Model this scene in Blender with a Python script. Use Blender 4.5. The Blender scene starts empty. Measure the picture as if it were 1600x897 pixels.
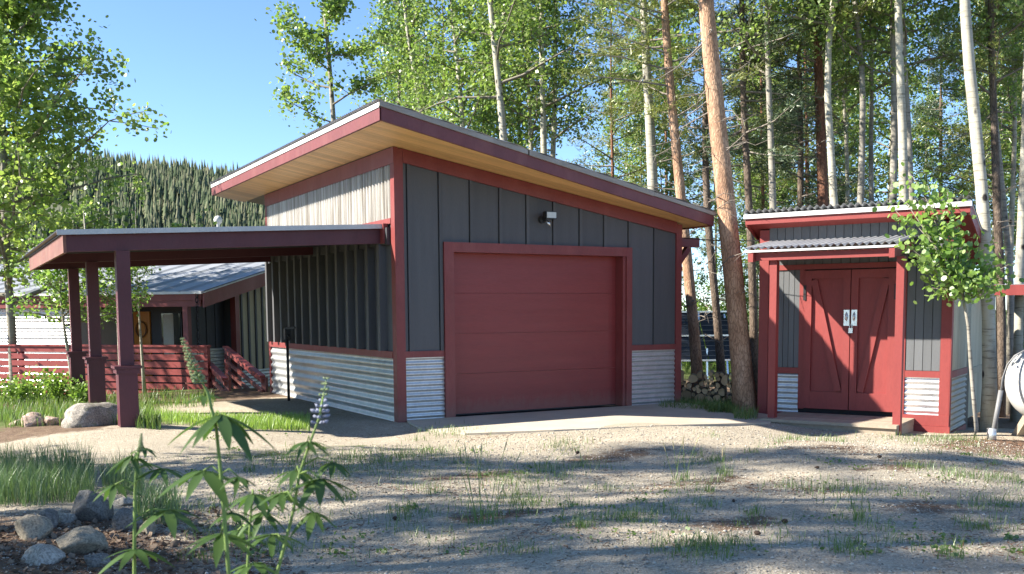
import bpy, bmesh, math, random
import numpy as np
from mathutils import Vector, Matrix, noise
random.seed(7); RNG = np.random.default_rng(7)
SC = bpy.context.scene; COL = SC.collection; R = math.radians
# ------------------------------------------------------------------ camera, sky, sun, exposure
EYE = np.array([-5.5099, -13.0292, 1.5547]); YAW, PITCH, ROLL, FPX, CYP = 0.5147, 0.0885, -0.0069, 1551.44, 623.52
FWD = np.array([math.sin(YAW)*math.cos(PITCH), math.cos(YAW)*math.cos(PITCH), -math.sin(PITCH)])
_r = np.array([math.cos(YAW), -math.sin(YAW), 0]); _u = np.cross(_r, FWD)
RGT = math.cos(ROLL)*_r + math.sin(ROLL)*_u; UPV = -math.sin(ROLL)*_r + math.cos(ROLL)*_u
cam = bpy.data.cameras.new('camera'); cam_o = bpy.data.objects.new('camera', cam); COL.objects.link(cam_o)
cam_o.matrix_world = Matrix([[RGT[i], UPV[i], -FWD[i], EYE[i]] for i in range(3)] + [[0, 0, 0, 1]])
cam.sensor_width = 36; cam.lens = 36*FPX/1600; cam.shift_y = (CYP-448.5)/1600
cam.clip_start = .05; cam.clip_end = 4000
SC.camera = cam_o
cam.dof.use_dof = True; cam.dof.focus_distance = 16; cam.dof.aperture_fstop = 9
SUN_DIR = Vector((1.28, -.53, -1)).normalized()
EL = math.asin(-SUN_DIR.z); AZ = math.atan2(-SUN_DIR.x, -SUN_DIR.y)
w = bpy.data.worlds.new('World'); SC.world = w; w.use_nodes = True
nt = w.node_tree; bg = nt.nodes['Background']
sky = nt.nodes.new('ShaderNodeTexSky'); sky.sky_type = 'NISHITA'; sky.sun_disc = False
sky.sun_elevation = EL; sky.sun_rotation = AZ; sky.altitude = 2800; sky.air_density = 1.0; sky.dust_density = 0.05; sky.ozone_density = 4.5
nt.links.new(sky.outputs[0], bg.inputs[0]); bg.inputs[1].default_value = 0.09
sl = bpy.data.lights.new('sun', 'SUN'); sl.energy = 4.7; sl.angle = R(.7); sl.color = (1, .93, .82)
sun = bpy.data.objects.new('sun', sl); COL.objects.link(sun); sun.rotation_euler = SUN_DIR.to_track_quat('-Z', 'Y').to_euler()
sun.location = (-20, 12, 25)
SC.view_settings.view_transform = 'Standard'; SC.view_settings.look = 'None'; SC.view_settings.gamma = 1
SC.view_settings.exposure = 1.76
SC.render.engine = 'CYCLES'; cy = SC.cycles
cy.max_bounces = 6; cy.diffuse_bounces = 4; cy.glossy_bounces = 3; cy.transmission_bounces = 4; cy.transparent_max_bounces = 6
cy.use_denoising = True; cy.caustics_reflective = False; cy.caustics_refractive = False; cy.sample_clamp_indirect = 6

def at(px, py, D):
    """point seen at photograph pixel px,py at D metres in front of the eye"""
    return EYE + D*(FWD + RGT*(px-800)/FPX - UPV*(py-CYP)/FPX)
def sstep(a, b, x):
    t = np.clip((x-a)/(b-a), 0, 1); return t*t*(3-2*t)
def gh(x, y):
    """height of the ground"""
    x = np.asarray(x, float); y = np.asarray(y, float)
    s = x-3.5-.2*y
    z = -.058*np.log1p(np.exp(np.clip(s*2, -40, 40)))/2
    z = np.maximum(z, -.55)
    z = z + .15*np.exp(-((x+3.8)/1.5)**2-((y-.9)/1.7)**2)
    z = z - .35*sstep(7, 13, y)*sstep(7, 2, x)
    z = z + .5*np.exp(-((x+5.6)/1.2)**2-((y+11.2)/.95)**2)
    z = z + .10*np.exp(-((x+5.6)/1.3)**2-((y+6.5)/1.5)**2)
    far = sstep(30, 70, np.hypot(x, y))
    n = .018*(np.sin(x*1.3+.4*y)+np.sin(y*1.7-.6*x+1)+np.sin(2.9*x+1.1*y+2)*.5+np.sin(3.7*y-1.9*x)*.4)
    flat = 1-sstep(-2.2, -1.2, y)*sstep(7.5, 6.5, y)*sstep(-.6, .2, x)*sstep(6.2, 5.2, x)
    return z + n*(1-far)*flat - .02 - far*.5
def gz1(x, y): return float(gh(x, y))
def gnd(px, D):
    p = at(px, 500, D); return Vector((p[0], p[1], gz1(p[0], p[1])))

# ------------------------------------------------------------------ node materials
def newmat(name):
    m = bpy.data.materials.new(name); m.use_nodes = True
    t = m.node_tree; return m, t, t.nodes['Principled BSDF']
def N(t, typ, **kw):
    n = t.nodes.new(typ)
    for k, v in kw.items():
        if k in n.inputs: n.inputs[k].default_value = v
        else: setattr(n, k, v)
    return n
def ramp(t, fac, stops):
    r = t.nodes.new('ShaderNodeValToRGB'); e = r.color_ramp.elements
    while len(e) < len(stops): e.new(.5)
    for q, (p, c) in zip(e, stops): q.position = p; q.color = (*c, 1) if len(c) == 3 else c
    t.links.new(fac, r.inputs[0]); return r.outputs[0]
def coords(t, scale=(1, 1, 1), kind='Object', rot=(0, 0, 0)):
    c = t.nodes.new('ShaderNodeTexCoord'); mp = t.nodes.new('ShaderNodeMapping')
    mp.inputs['Scale'].default_value = scale; mp.inputs['Rotation'].default_value = rot
    t.links.new(c.outputs[kind], mp.inputs[0]); return mp.outputs[0]
def tex(t, co, scale, detail=4, rough=.55):
    n = N(t, 'ShaderNodeTexNoise', Scale=scale, Detail=detail, Roughness=rough); t.links.new(co, n.inputs['Vector']); return n.outputs['Fac']
def mixc(t, f, a, b, mode='MIX'):
    n = t.nodes.new('ShaderNodeMix'); n.data_type = 'RGBA'; n.blend_type = mode
    for i, v in ((0, f), (6, a), (7, b)):
        if hasattr(v, 'is_linked'): t.links.new(v, n.inputs[i])
        else: n.inputs[i].default_value = v if i == 0 else (*v[:3], 1)
    return n.outputs[2]
def bump(t, b, h, strength=.3, dist=.01):
    n = N(t, 'ShaderNodeBump', Strength=strength, Distance=dist); t.links.new(h, n.inputs['Height']); t.links.new(n.outputs[0], b.inputs['Normal'])
def sc(c, k): return tuple(min(1, v*k) for v in c)
def surf(name, base, rough=.6, var=.16, scale=6, stretch=(1, 1, 1), metal=0, bmp=.15, grain=60, spec=.4, island=0., fade=None, dust=0):
    """painted / stained surface: colour drift, grain, a little weathering"""
    m, t, b = newmat(name)
    co = coords(t, stretch)
    c = ramp(t, tex(t, co, scale, 5), [(.25, sc(base, 1-var)), (.75, sc(base, 1+var))])
    g = tex(t, co, grain, 3)
    c = mixc(t, .25, c, ramp(t, g, [(.3, sc(base, .7)), (.7, sc(base, 1.25))]))
    if fade:
        wz = tex(t, coords(t, (1, 1, .5)), 2.3, 6, .7)
        c = mixc(t, ramp(t, wz, [(.5, (0, 0, 0)), (.72, (.55, .55, .55))]), c, fade)
    if island:
        gi = t.nodes.new('ShaderNodeObjectInfo')
        c = mixc(t, 1, c, ramp(t, gi.outputs['Random'], [(0, (1-island,)*3), (1, (1+island,)*3)]), 'MULTIPLY')
    if dust:                                                  # splashed mud along the foot of the wall
        sx = t.nodes.new('ShaderNodeSeparateXYZ'); t.links.new(coords(t), sx.inputs[0])
        ad = N(t, 'ShaderNodeMath', operation='MULTIPLY_ADD'); t.links.new(tex(t, coords(t, (3, 3, 1.2)), 4, 7, .75), ad.inputs[0]); ad.inputs[1].default_value = -.5; zo = N(t, 'ShaderNodeMath', operation='ADD'); zo.inputs[1].default_value = .17; t.links.new(sx.outputs[2], zo.inputs[0]); t.links.new(zo.outputs[0], ad.inputs[2])
        c = mixc(t, ramp(t, ad.outputs[0], [(.0, (dust,)*3), (.20, (0, 0, 0))]) , c, (.26, .21, .16))
    t.links.new(c, b.inputs['Base Color'])
    rr = N(t, 'ShaderNodeMapRange'); rr.inputs[3].default_value = max(.05, rough-.12); rr.inputs[4].default_value = min(1, rough+.12)
    t.links.new(tex(t, co, scale*2.3), rr.inputs[0]); t.links.new(rr.outputs[0], b.inputs['Roughness'])
    b.inputs['Metallic'].default_value = metal; b.inputs['Specular IOR Level'].default_value = spec
    if bmp: bump(t, b, g, bmp, .004)
    return m
M = {}
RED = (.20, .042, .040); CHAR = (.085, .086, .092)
M['red'] = surf('barn red paint', RED, .5, .14, 2.5, (1, 1, .35), bmp=.2, grain=45, fade=(.27, .085, .075), dust=.22)
M['end_board'] = surf('sun bleached end board', (.19, .085, .07), .7, .25, 3, (1, .4, 2), bmp=.3, grain=40, fade=(.26, .18, .13))
M['glare_sheet'] = surf('galvanised cladding whitened for glare', (.80, .80, .79), .3, .05, 3, metal=.15, bmp=.03)  # sun glare on the galvanised house wall, put into a white colour
M['faded_maroon'] = surf('sun faded maroon fascia', (.155, .045, .050), .6, .2, 2.5, (1, .6, .5), bmp=.2, grain=40, fade=(.22, .09, .085))
M['maroon'] = surf('beam red darkened for shade', (.085, .022, .030), .5, .14, 2.5, (1, 1, .35), bmp=.2, grain=45)  # garage red made darker; shade on beams and posts is in the colour
M['red_door'] = surf('red door paint', (.23, .037, .035), .42, .10, 1.6, (.5, 1, 7), bmp=.5, grain=16, dust=.22)
M['red_shed'] = surf('bright red stain', (.235, .042, .038), .55, .1, 3, (1, 1, .3), bmp=.2, grain=50)
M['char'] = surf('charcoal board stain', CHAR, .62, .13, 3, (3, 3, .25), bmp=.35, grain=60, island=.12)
M['char_dark'] = surf('charcoal stain darkened for shade', (.045, .048, .055), .6, .12, 3, (3, 3, .25), bmp=.3, grain=60, island=.1)  # darker copy of the charcoal stain, with shade put into its colour
M['shed_grey'] = surf('grey shed board stain', (.115, .12, .126), .6, .12, 3, (3, 3, .3), bmp=.35, grain=60, island=.1)
M['side_grey'] = surf('weathered grey green boards', (.50, .445, .31), .8, .18, 3, (3, 3, .3), bmp=.4, grain=60, island=.12)
M['soffit'] = surf('honey pine plank', (.78, .50, .215), .45, .14, 4, (.35, 6, 6), bmp=.15, grain=20, island=.16)
M['grey_wood'] = surf('weathered grey trim wood', (.30, .27, .24), .85, .2, 4, (.4, 4, 4), bmp=.4, grain=40, fade=(.4, .38, .35))
M['deck'] = surf('weathered deck plank', (.34, .28, .21), .85, .2, 4, (4, .4, 4), bmp=.4, grain=40, island=.12)
M['white'] = surf('white painted metal', (.60, .60, .60), .35, .05, 3, bmp=.05)
M['galv'] = surf('galvanised corrugated steel', (.60, .61, .60), .34, .16, 5, (1, 1, 1), metal=.6, bmp=.06, grain=30, fade=(.5, .49, .47))
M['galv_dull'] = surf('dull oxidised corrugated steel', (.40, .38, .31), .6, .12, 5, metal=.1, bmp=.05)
M['galv_bright'] = surf('clean galvanised steel', (.80, .81, .82), .30, .08, 5, metal=.8, bmp=.04, grain=30)
M['sheet_pale'] = surf('pale weathered roof sheet', (.46, .47, .48), .5, .15, 4, metal=.25, bmp=.05)
M['roof'] = surf('dull steel roofing', (.32, .33, .35), .45, .15, 3, metal=.7, bmp=.08)
M['roof_blue'] = surf('slate grey steel roofing', (.27, .285, .31), .6, .14, 1.5, metal=.15, bmp=.08)
M['black'] = surf('black metal', (.02, .02, .022), .45, .2, 8, bmp=.05)
M['dark_room'] = surf('dark interior', (.02, .02, .022), .9, .2, 3, bmp=0)
M['orange_door'] = surf('varnished orange door', (.50, .20, .035), .4, .15, 4, (6, 6, .5), bmp=.1)
M['curtain'] = surf('pale curtain cloth', (.55, .55, .52), .9, .1, 8, bmp=.1)
M['stud'] = surf('pine stud', (.50, .36, .22), .8, .15, 4, bmp=.1)
M['chrome'] = surf('bright zinc hardware', (.75, .75, .76), .25, .05, 9, metal=.9, bmp=0)
M['cut_wood'] = surf('sawn log end', (.78, .55, .31), .85, .25, 12, bmp=.3, island=.35)
M['log_bark'] = surf('split log bark', (.20, .16, .125), .95, .3, 10, bmp=.6, island=.4)
M['dry'] = surf('dry straw', (.42, .36, .20), .9, .25, 30, bmp=0)
M['litter_leaf'] = surf('dry brown leaf', (.21, .155, .11), .95, .3, 30, bmp=0)
M['cone'] = surf('dark pine cone', (.06, .04, .028), .9, .3, 40, bmp=.4)
M['needle_litter'] = surf('brown needle litter', (.16, .085, .05), .95, .35, 20, bmp=0)
M['wreath'] = surf('dried twig wreath', (.16, .08, .04), .95, .3, 30, bmp=.3)
M['solar'] = surf('solar module back', (.025, .03, .04), .35, .2, 4, bmp=0)
M['pipe'] = surf('grey plastic pipe', (.17, .17, .17), .5, .06, 5, bmp=0)
M['tank'] = surf('white tank paint', (.50, .50, .49), .35, .06, 2, bmp=.03, fade=(.6, .58, .53))
M['stem'] = surf('plant stem', (.16, .24, .06), .7, .15, 20, bmp=0)
M['petal'] = surf('lavender lupine petal', (.23, .25, .33), .85, .25, 30, bmp=0)
M['bud'] = surf('green lupine bud', (.20, .26, .12), .8, .25, 40, bmp=0)
M['lamp_glass'] = surf('floodlight glass', (.50, .52, .50), .15, .05, 9, bmp=0)
# clerestory sheet: translucent ribbed plastic
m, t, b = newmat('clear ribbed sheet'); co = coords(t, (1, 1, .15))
c = ramp(t, tex(t, coords(t, (1, 1, .03)), 19, 5, .6), [(.38, (.34, .31, .27)), (.52, (.60, .575, .54)), (.62, (.76, .745, .72))])  # light and dark of the ribs put into the colour as vertical streaks
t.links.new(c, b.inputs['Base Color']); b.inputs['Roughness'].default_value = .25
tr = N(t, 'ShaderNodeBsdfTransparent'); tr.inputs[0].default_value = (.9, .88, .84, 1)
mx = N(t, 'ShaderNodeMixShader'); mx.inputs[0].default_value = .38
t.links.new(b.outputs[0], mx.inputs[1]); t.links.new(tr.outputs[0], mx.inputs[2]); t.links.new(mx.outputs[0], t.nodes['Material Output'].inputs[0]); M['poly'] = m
# window glass
m, t, b = newmat('window glass'); b.inputs['Base Color'].default_value = (.03, .04, .04, 1); b.inputs['Roughness'].default_value = .05
b.inputs['Specular IOR Level'].default_value = .8; M['glass'] = m
def leafmat(name, a, b_, c_, trans=.5, gloss=.06):
    m, t, b = newmat(name); t.nodes.remove(b)
    g = t.nodes.new('ShaderNodeNewGeometry')
    c = ramp(t, g.outputs['Random Per Island'], [(0, a), (.5, b_), (1, c_)])
    d = t.nodes.new('ShaderNodeBsdfDiffuse'); tl = t.nodes.new('ShaderNodeBsdfTranslucent'); gl = N(t, 'ShaderNodeBsdfGlossy', Roughness=.42)
    gl.inputs[0].default_value = (.75, .78, .75, 1)
    t.links.new(c, d.inputs[0]); t.links.new(mixc(t, 1, c, (1.15, 1.25, .75), 'MULTIPLY'), tl.inputs[0])
    m1 = N(t, 'ShaderNodeMixShader'); m1.inputs[0].default_value = trans; m2 = N(t, 'ShaderNodeMixShader'); m2.inputs[0].default_value = gloss
    t.links.new(d.outputs[0], m1.inputs[1]); t.links.new(tl.outputs[0], m1.inputs[2]); t.links.new(m1.outputs[0], m2.inputs[1]); t.links.new(gl.outputs[0], m2.inputs[2])
    t.links.new(m2.outputs[0], t.nodes['Material Output'].inputs[0]); return m
M['aspen_leaf'] = leafmat('aspen leaf', (.14, .23, .06), (.21, .30, .08), (.33, .40, .14))
M['aspen_leaf_light'] = leafmat('lighter aspen leaf', (.17, .27, .07), (.25, .34, .09), (.37, .44, .15), .55)  # leaf colour lighter than on the other aspens
M['sapling_leaf'] = leafmat('young aspen leaf', (.15, .27, .06), (.22, .34, .08), (.33, .44, .15), .5)
M['pine_needle'] = leafmat('pine needle', (.13, .17, .045), (.20, .23, .065), (.30, .30, .10), .35, .06)
M['spruce_needle'] = leafmat('spruce needle', (.05, .085, .045), (.08, .12, .06), (.13, .17, .08), .25, .06)
M['hill_needle'] = leafmat('far conifer', (.06, .085, .05), (.11, .135, .08), (.19, .19, .125), .15, .0)  # distance haze put into the colour: lighter and greyer needles
M['grass'] = leafmat('meadow grass blade', (.08, .15, .035), (.13, .21, .05), (.22, .28, .09), .5)
M['grass_bright'] = leafmat('fresh grass blade', (.17, .28, .05), (.24, .36, .07), (.34, .44, .12), .5)
M['grass_blue'] = leafmat('cool bed grass blade', (.085, .155, .065), (.125, .20, .085), (.19, .25, .12), .45)
M['lupine_leaf'] = leafmat('lupine leaf', (.052, .11, .03), (.068, .13, .036), (.095, .16, .045), .45, .045)
M['bush'] = leafmat('shrub leaf', (.10, .18, .04), (.18, .28, .06), (.28, .38, .10), .5, .02)
def barkmat(name, base, dark, hi, vs, stretch, knots):
    m, t, b = newmat(name); co = coords(t, stretch)
    c = ramp(t, tex(t, co, vs, 6, .65), [(.2, dark), (.48, base), (.8, hi)])
    if knots:
        v = N(t, 'ShaderNodeTexVoronoi', Scale=2.6, Randomness=1.); t.links.new(coords(t, (1.6, 1.6, 1)), v.inputs['Vector'])
        k = ramp(t, v.outputs['Distance'], [(.11, (1, 1, 1)), (.19, (0, 0, 0))])
        st = ramp(t, tex(t, coords(t, (2, 2, 22)), 1.5, 4, .7), [(.54, (0, 0, 0)), (.66, (.7, .7, .7))])
        c = mixc(t, st, c, sc(dark, .6)); c = mixc(t, k, c, (.035, .03, .028))
        bump(t, b, st, .3, .01)
    else:
        v = N(t, 'ShaderNodeTexVoronoi', Scale=24., feature='DISTANCE_TO_EDGE'); dn = N(t, 'ShaderNodeTexNoise', Scale=9., Detail=4.); t.links.new(coords(t, (1.6, 1.6, .45)), dn.inputs['Vector']); t.links.new(mixc(t, .12, coords(t, (1.3, 1.3, .38)), dn.outputs['Color']), v.inputs['Vector'])
        k = ramp(t, v.outputs['Distance'], [(.0, (.7, .7, .7)), (.16, (0, 0, 0))])
        c = mixc(t, k, c, sc(dark, .55)); bump(t, b, v.outputs['Distance'], .7, .02)
    t.links.new(c, b.inputs['Base Color']); b.inputs['Roughness'].default_value = .85; b.inputs['Specular IOR Level'].default_value = .2
    return m
M['aspen_bark'] = barkmat('aspen bark', (.40, .375, .30), (.17, .15, .115), (.54, .515, .43), 3.5, (1, 1, .35), True)
M['aspen_grey'] = barkmat('grey aspen bark', (.27, .25, .21), (.10, .09, .075), (.38, .36, .31), 3.5, (1, 1, .35), True)
M['pine_bark'] = barkmat('orange pine bark', (.44, .27, .17), (.22, .125, .08), (.60, .42, .29), 5, (1, 1, .4), False)
M['red_bark'] = barkmat('red brown pine bark', (.24, .115, .07), (.10, .05, .035), (.34, .19, .12), 5, (1, 1, .4), False)
M['dark_bark'] = barkmat('dark conifer bark', (.16, .12, .09), (.06, .045, .035), (.25, .20, .16), 5, (1, 1, .4), False)
M['twig'] = surf('grey dead twig', (.22, .19, .16), .9, .2, 10, bmp=0)
M['aspen_twig'] = surf('aspen branch', (.20, .18, .14), .9, .25, 10, bmp=0)
# stone
def stonemat(name, a, b_, c_, lich=None):
    m, t, b = newmat(name); co = coords(t)
    c = ramp(t, tex(t, co, 5, 8, .65), [(.3, a), (.5, b_), (.72, c_)])
    sp = ramp(t, tex(t, co, 70, 2), [(.36, (.45, .45, .45)), (.6, (1.15, 1.15, 1.15))]); c = mixc(t, .8, c, sp, 'MULTIPLY')
    if lich: c = mixc(t, ramp(t, tex(t, co, 9, 7, .75), [(.55, (0, 0, 0)), (.64, (.8, .8, .8))]), c, lich)
    t.links.new(c, b.inputs['Base Color']); b.inputs['Roughness'].default_value = .9
    bump(t, b, tex(t, co, 22, 8, .7), .7, .02); return m
M['granite'] = stonemat('lichen granite', (.17, .15, .125), (.31, .28, .24), (.50, .46, .41), (.17, .17, .09))
M['pink_stone'] = stonemat('pink granite', (.36, .25, .20), (.46, .34, .28), (.56, .44, .38))
M['grey_stone'] = stonemat('dark grey stone', (.11, .10, .09), (.18, .165, .145), (.27, .25, .22))
M['tan_stone'] = stonemat('tan stone', (.19, .16, .115), (.29, .25, .185), (.38, .34, .26), (.13, .12, .085))
M['white_stone'] = stonemat('pale quartz stone', (.30, .27, .22), (.40, .36, .30), (.50, .46, .40))
# concrete
m, t, b = newmat('pale concrete'); co = coords(t)
c = ramp(t, tex(t, co, 1.2, 7, .65), [(.3, (.38, .33, .26)), (.7, (.50, .44, .35))])
c = mixc(t, .5, c, ramp(t, tex(t, co, 90, 3), [(.3, (.75, .75, .75)), (.7, (1.15, 1.15, 1.15))]), 'MULTIPLY')
t.links.new(c, b.inputs['Base Color']); b.inputs['Roughness'].default_value = .9; bump(t, b, tex(t, co, 120, 4), .3, .004); M['concrete'] = m
# ground
m, t, b = newmat('gravel and forest floor'); co = coords(t)
att = N(t, 'ShaderNodeAttribute'); att.attribute_name = 'cover'
sep = N(t, 'ShaderNodeSeparateColor'); t.links.new(att.outputs['Color'], sep.inputs[0])
v1 = N(t, 'ShaderNodeTexVoronoi', Scale=58.); t.links.new(co, v1.inputs['Vector'])
v2 = N(t, 'ShaderNodeTexVoronoi', Scale=120.); t.links.new(co, v2.inputs['Vector'])
sp = N(t, 'ShaderNodeSeparateColor'); t.links.new(v1.outputs['Color'], sp.inputs[0])
g1 = ramp(t, sp.outputs[0], [(0, (.24, .21, .165)), (.5, (.39, .35, .285)), (1, (.54, .50, .42))])
sp2 = N(t, 'ShaderNodeSeparateColor'); t.links.new(v2.outputs['Color'], sp2.inputs[0])
g2 = ramp(t, sp2.outputs[0], [(0, (.28, .25, .20)), (1, (.48, .44, .365))])
gravel = mixc(t, ramp(t, tex(t, co, 5, 5), [(.4, (0, 0, 0)), (.6, (1, 1, 1))]), g1, g2)
gravel = mixc(t, 1, gravel, ramp(t, tex(t, co, .8, 6, .6), [(.3, (.80, .77, .72)), (.7, (1.1, 1.06, 1.0))]), 'MULTIPLY')
soil = ramp(t, tex(t, co, 9, 9, .75), [(.25, (.07, .05, .035)), (.5, (.17, .12, .085)), (.78, (.30, .23, .16))])
soil = mixc(t, ramp(t, tex(t, co, 60, 4), [(.45, (0, 0, 0)), (.6, (.6, .6, .6))]), soil, (.10, .06, .035))
green = ramp(t, tex(t, co, 14, 7, .7), [(.3, (.05, .075, .02)), (.7, (.13, .17, .05))])
ed = tex(t, co, 3.5, 8, .75)
def edge(o):
    a = N(t, 'ShaderNodeMath', operation='ADD'); t.links.new(o, a.inputs[0]); t.links.new(ed, a.inputs[1])
    return ramp(t, a.outputs[0], [(.85, (0, 0, 0)), (1.1, (1, 1, 1))])
c = mixc(t, edge(sep.outputs[0]), gravel, soil); c = mixc(t, edge(sep.outputs[1]), c, green)
t.links.new(c, b.inputs['Base Color']); b.inputs['Roughness'].default_value = .95; b.inputs['Specular IOR Level'].default_value = .15
hm = N(t, 'ShaderNodeMath', operation='ADD'); t.links.new(v1.outputs['Distance'], hm.inputs[0]); t.links.new(tex(t, co, 30, 8, .7), hm.inputs[1])
bump(t, b, hm.outputs[0], .8, .010); M['ground'] = m
m, t, b = newmat('forest slope'); co = coords(t)
t.links.new(ramp(t, tex(t, co, .05, 6), [(.3, (.07, .085, .05)), (.7, (.14, .14, .09))]), b.inputs['Base Color']); b.inputs['Roughness'].default_value = 1; M['hill'] = m

# ------------------------------------------------------------------ mesh helpers
class MB:
    def __init__(s): s.v = []; s.f = []; s.m = []
    def add(s, vs, fs, mi=0):
        o = len(s.v); s.v += [tuple(v) for v in vs]; s.f += [tuple(i+o for i in f) for f in fs]; s.m += [mi]*len(fs); return s
    def box(s, x0, x1, y0, y1, z0, z1, mi=0):
        return s.prism([(x0, y0), (x1, y0), (x1, y1), (x0, y1)], z0, z1, mi)
    def prism(s, poly, z0, z1, mi=0):                         # plan polygon; z0/z1 numbers or functions of (x, y)
        n = len(poly); f0 = z0 if callable(z0) else (lambda x, y: z0); f1 = z1 if callable(z1) else (lambda x, y: z1)
        a = [(x, y, f0(x, y)) for x, y in poly]; b_ = [(x, y, f1(x, y)) for x, y in poly]
        return s.add(a+b_, [tuple(range(n-1, -1, -1)), tuple(range(n, 2*n))]+[(i, (i+1) % n, n+(i+1) % n, n+i) for i in range(n)], mi)
    def ext(s, poly, d, mi=0):                                # 3-D polygon extruded by vector d
        n = len(poly); b_ = [tuple(np.add(p, d)) for p in poly]
        return s.add(list(poly)+b_, [tuple(range(n-1, -1, -1)), tuple(range(n, 2*n))]+[(i, (i+1) % n, n+(i+1) % n, n+i) for i in range(n)], mi)
    def bar(s, p, q, w, h, up=(0, 0, 1), mi=0):
        p = Vector(p); q = Vector(q); d = (q-p).normalized(); r = d.cross(Vector(up)); r = r.normalized() if r.length > 1e-5 else Vector((1, 0, 0))
        u = r.cross(d); r *= w/2; u *= h/2
        return s.add([p-r-u, p+r-u, p+r+u, p-r+u, q-r-u, q+r-u, q+r+u, q-r+u], [(3, 2, 1, 0), (4, 5, 6, 7), (0, 1, 5, 4), (1, 2, 6, 5), (2, 3, 7, 6), (3, 0, 4, 7)], mi)
    def tube(s, pts, rad, n=8, mi=0, cap=True, wob=0):
        pts = [Vector(p) for p in pts]; k = len(pts); rad = rad if hasattr(rad, '__len__') else [rad]*k
        vs = []; ref = Vector((.31, .17, .93))
        for i, p in enumerate(pts):
            d = (pts[min(i+1, k-1)]-pts[max(i-1, 0)]).normalized()
            a = d.cross(ref if abs(d.dot(ref)) < .9 else Vector((1, 0, 0))).normalized() if abs(d.z) < .9 else (Vector((1, 0, 0))-d*d.x).normalized()
            b_ = d.cross(a)
            for j in range(n):
                an = 2*math.pi*j/n; r = rad[i]
                if wob: r *= 1+wob*noise.noise((math.cos(an)*1.3, math.sin(an)*1.3, p.z*2.2+p.x))
                vs.append(p+a*(r*math.cos(an))+b_*(r*math.sin(an)))
        fs = [(i*n+j, i*n+(j+1) % n, (i+1)*n+(j+1) % n, (i+1)*n+j) for i in range(k-1) for j in range(n)]
        if cap: fs += [tuple(range(n-1, -1, -1)), tuple((k-1)*n+j for j in range(n))]
        return s.add(vs, fs, mi)
    def grid(s, P, nu, nv, mi=0):
        return s.add(P, [(i*nv+j, i*nv+j+1, (i+1)*nv+j+1, (i+1)*nv+j) for i in range(nu-1) for j in range(nv-1)], mi)
    def mesh(s, name, mats, smooth=False):
        me = bpy.data.meshes.new(name); me.from_pydata(s.v, [], s.f)
        for m in (mats if isinstance(mats, (list, tuple)) else [mats]): me.materials.append(M[m])
        me.polygons.foreach_set('material_index', s.m)
        if smooth: me.polygons.foreach_set('use_smooth', [True]*len(s.f))
        bm = bmesh.new(); bm.from_mesh(me); bmesh.ops.recalc_face_normals(bm, faces=bm.faces); bm.to_mesh(me); bm.free()
        return me
    def obj(s, name, mats, parent=None, smooth=False, label=None): return link(name, s.mesh(name, mats, smooth), parent, label)
def link(name, me, parent=None, label=None):
    o = bpy.data.objects.new(name, me); COL.objects.link(o)
    if parent: o.parent = parent
    if label: o['label'] = label
    return o
def tag(o, label=None, cat=None, group=None, kind=None):
    for k, v in (('label', label), ('category', cat), ('group', group), ('kind', kind)):
        if v: o[k] = v
    return o
def thing(name, label, cat, loc=(0, 0, 0), rz=0, group=None):
    o = bpy.data.objects.new(name, None); COL.objects.link(o); o.location = loc; o.rotation_euler = (0, 0, rz); o.empty_display_size = .2
    return tag(o, label, cat, group)
def npmesh(name, V, mats, quads=None, tris=None, smooth=False):
    me = bpy.data.meshes.new(name); V = np.asarray(V, np.float32).reshape(-1, 3); me.vertices.add(len(V)); me.vertices.foreach_set('co', V.ravel())
    q = np.zeros((0, 4), np.int32) if quads is None else np.asarray(quads, np.int32); t3 = np.zeros((0, 3), np.int32) if tris is None else np.asarray(tris, np.int32)
    me.loops.add(q.size+t3.size); me.loops.foreach_set('vertex_index', np.concatenate([q.ravel(), t3.ravel()]))
    st = np.concatenate([np.arange(len(q))*4, q.size+np.arange(len(t3))*3]).astype(np.int32)
    me.polygons.add(len(st)); me.polygons.foreach_set('loop_start', st)
    if smooth: me.polygons.foreach_set('use_smooth', np.ones(len(st), bool))
    me.materials.append(M[mats]); me.update(calc_edges=True); return me
def unit(a): return a/np.maximum(np.linalg.norm(a, axis=-1, keepdims=True), 1e-9)
def leaves(cen, size, rng, shape='round', droop=.3):
    """flat leaf faces at cen (n,3); returns verts, quads"""
    n = len(cen); nrm = rng.normal(size=(n, 3)); nrm[:, 2] = np.abs(nrm[:, 2])*.8+droop; nrm = unit(nrm)
    a = unit(np.cross(nrm, rng.normal(size=(n, 3)))); b_ = np.cross(nrm, a); s = (size*rng.uniform(.65, 1.25, n))[:, None]
    if shape == 'round':
        P = [a*.5, a*.22+b_*.46, -a*.3+b_*.4, -a*.5, -a*.3-b_*.4, a*.22-b_*.46]
        V = np.stack([cen+s*p for p in P], 1); base = np.arange(n)[:, None]*6
        Q = np.concatenate([base+[[0, 1, 2, 3]], base+[[0, 3, 4, 5]]])
    elif shape == 'kite':
        P = [a*.55, b_*.42-a*.05, -a*.5, -b_*.42-a*.05]; V = np.stack([cen+s*p for p in P], 1); Q = np.arange(n)[:, None]*4+[[0, 1, 2, 3]]
    return V.reshape(-1, 3), Q
def needles(cen, dirs, length, width, rng):
    n = len(cen); d = unit(dirs); a = unit(np.cross(d, rng.normal(size=(n, 3)))); L = (length*rng.uniform(.7, 1.25, n))[:, None]
    V = np.stack([cen-a*width*.5, cen+a*width*.5, cen+d*L+a*width*.12, cen+d*L-a*width*.12], 1)
    return V.reshape(-1, 3), np.arange(n)[:, None]*4+[[0, 1, 2, 3]]
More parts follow.
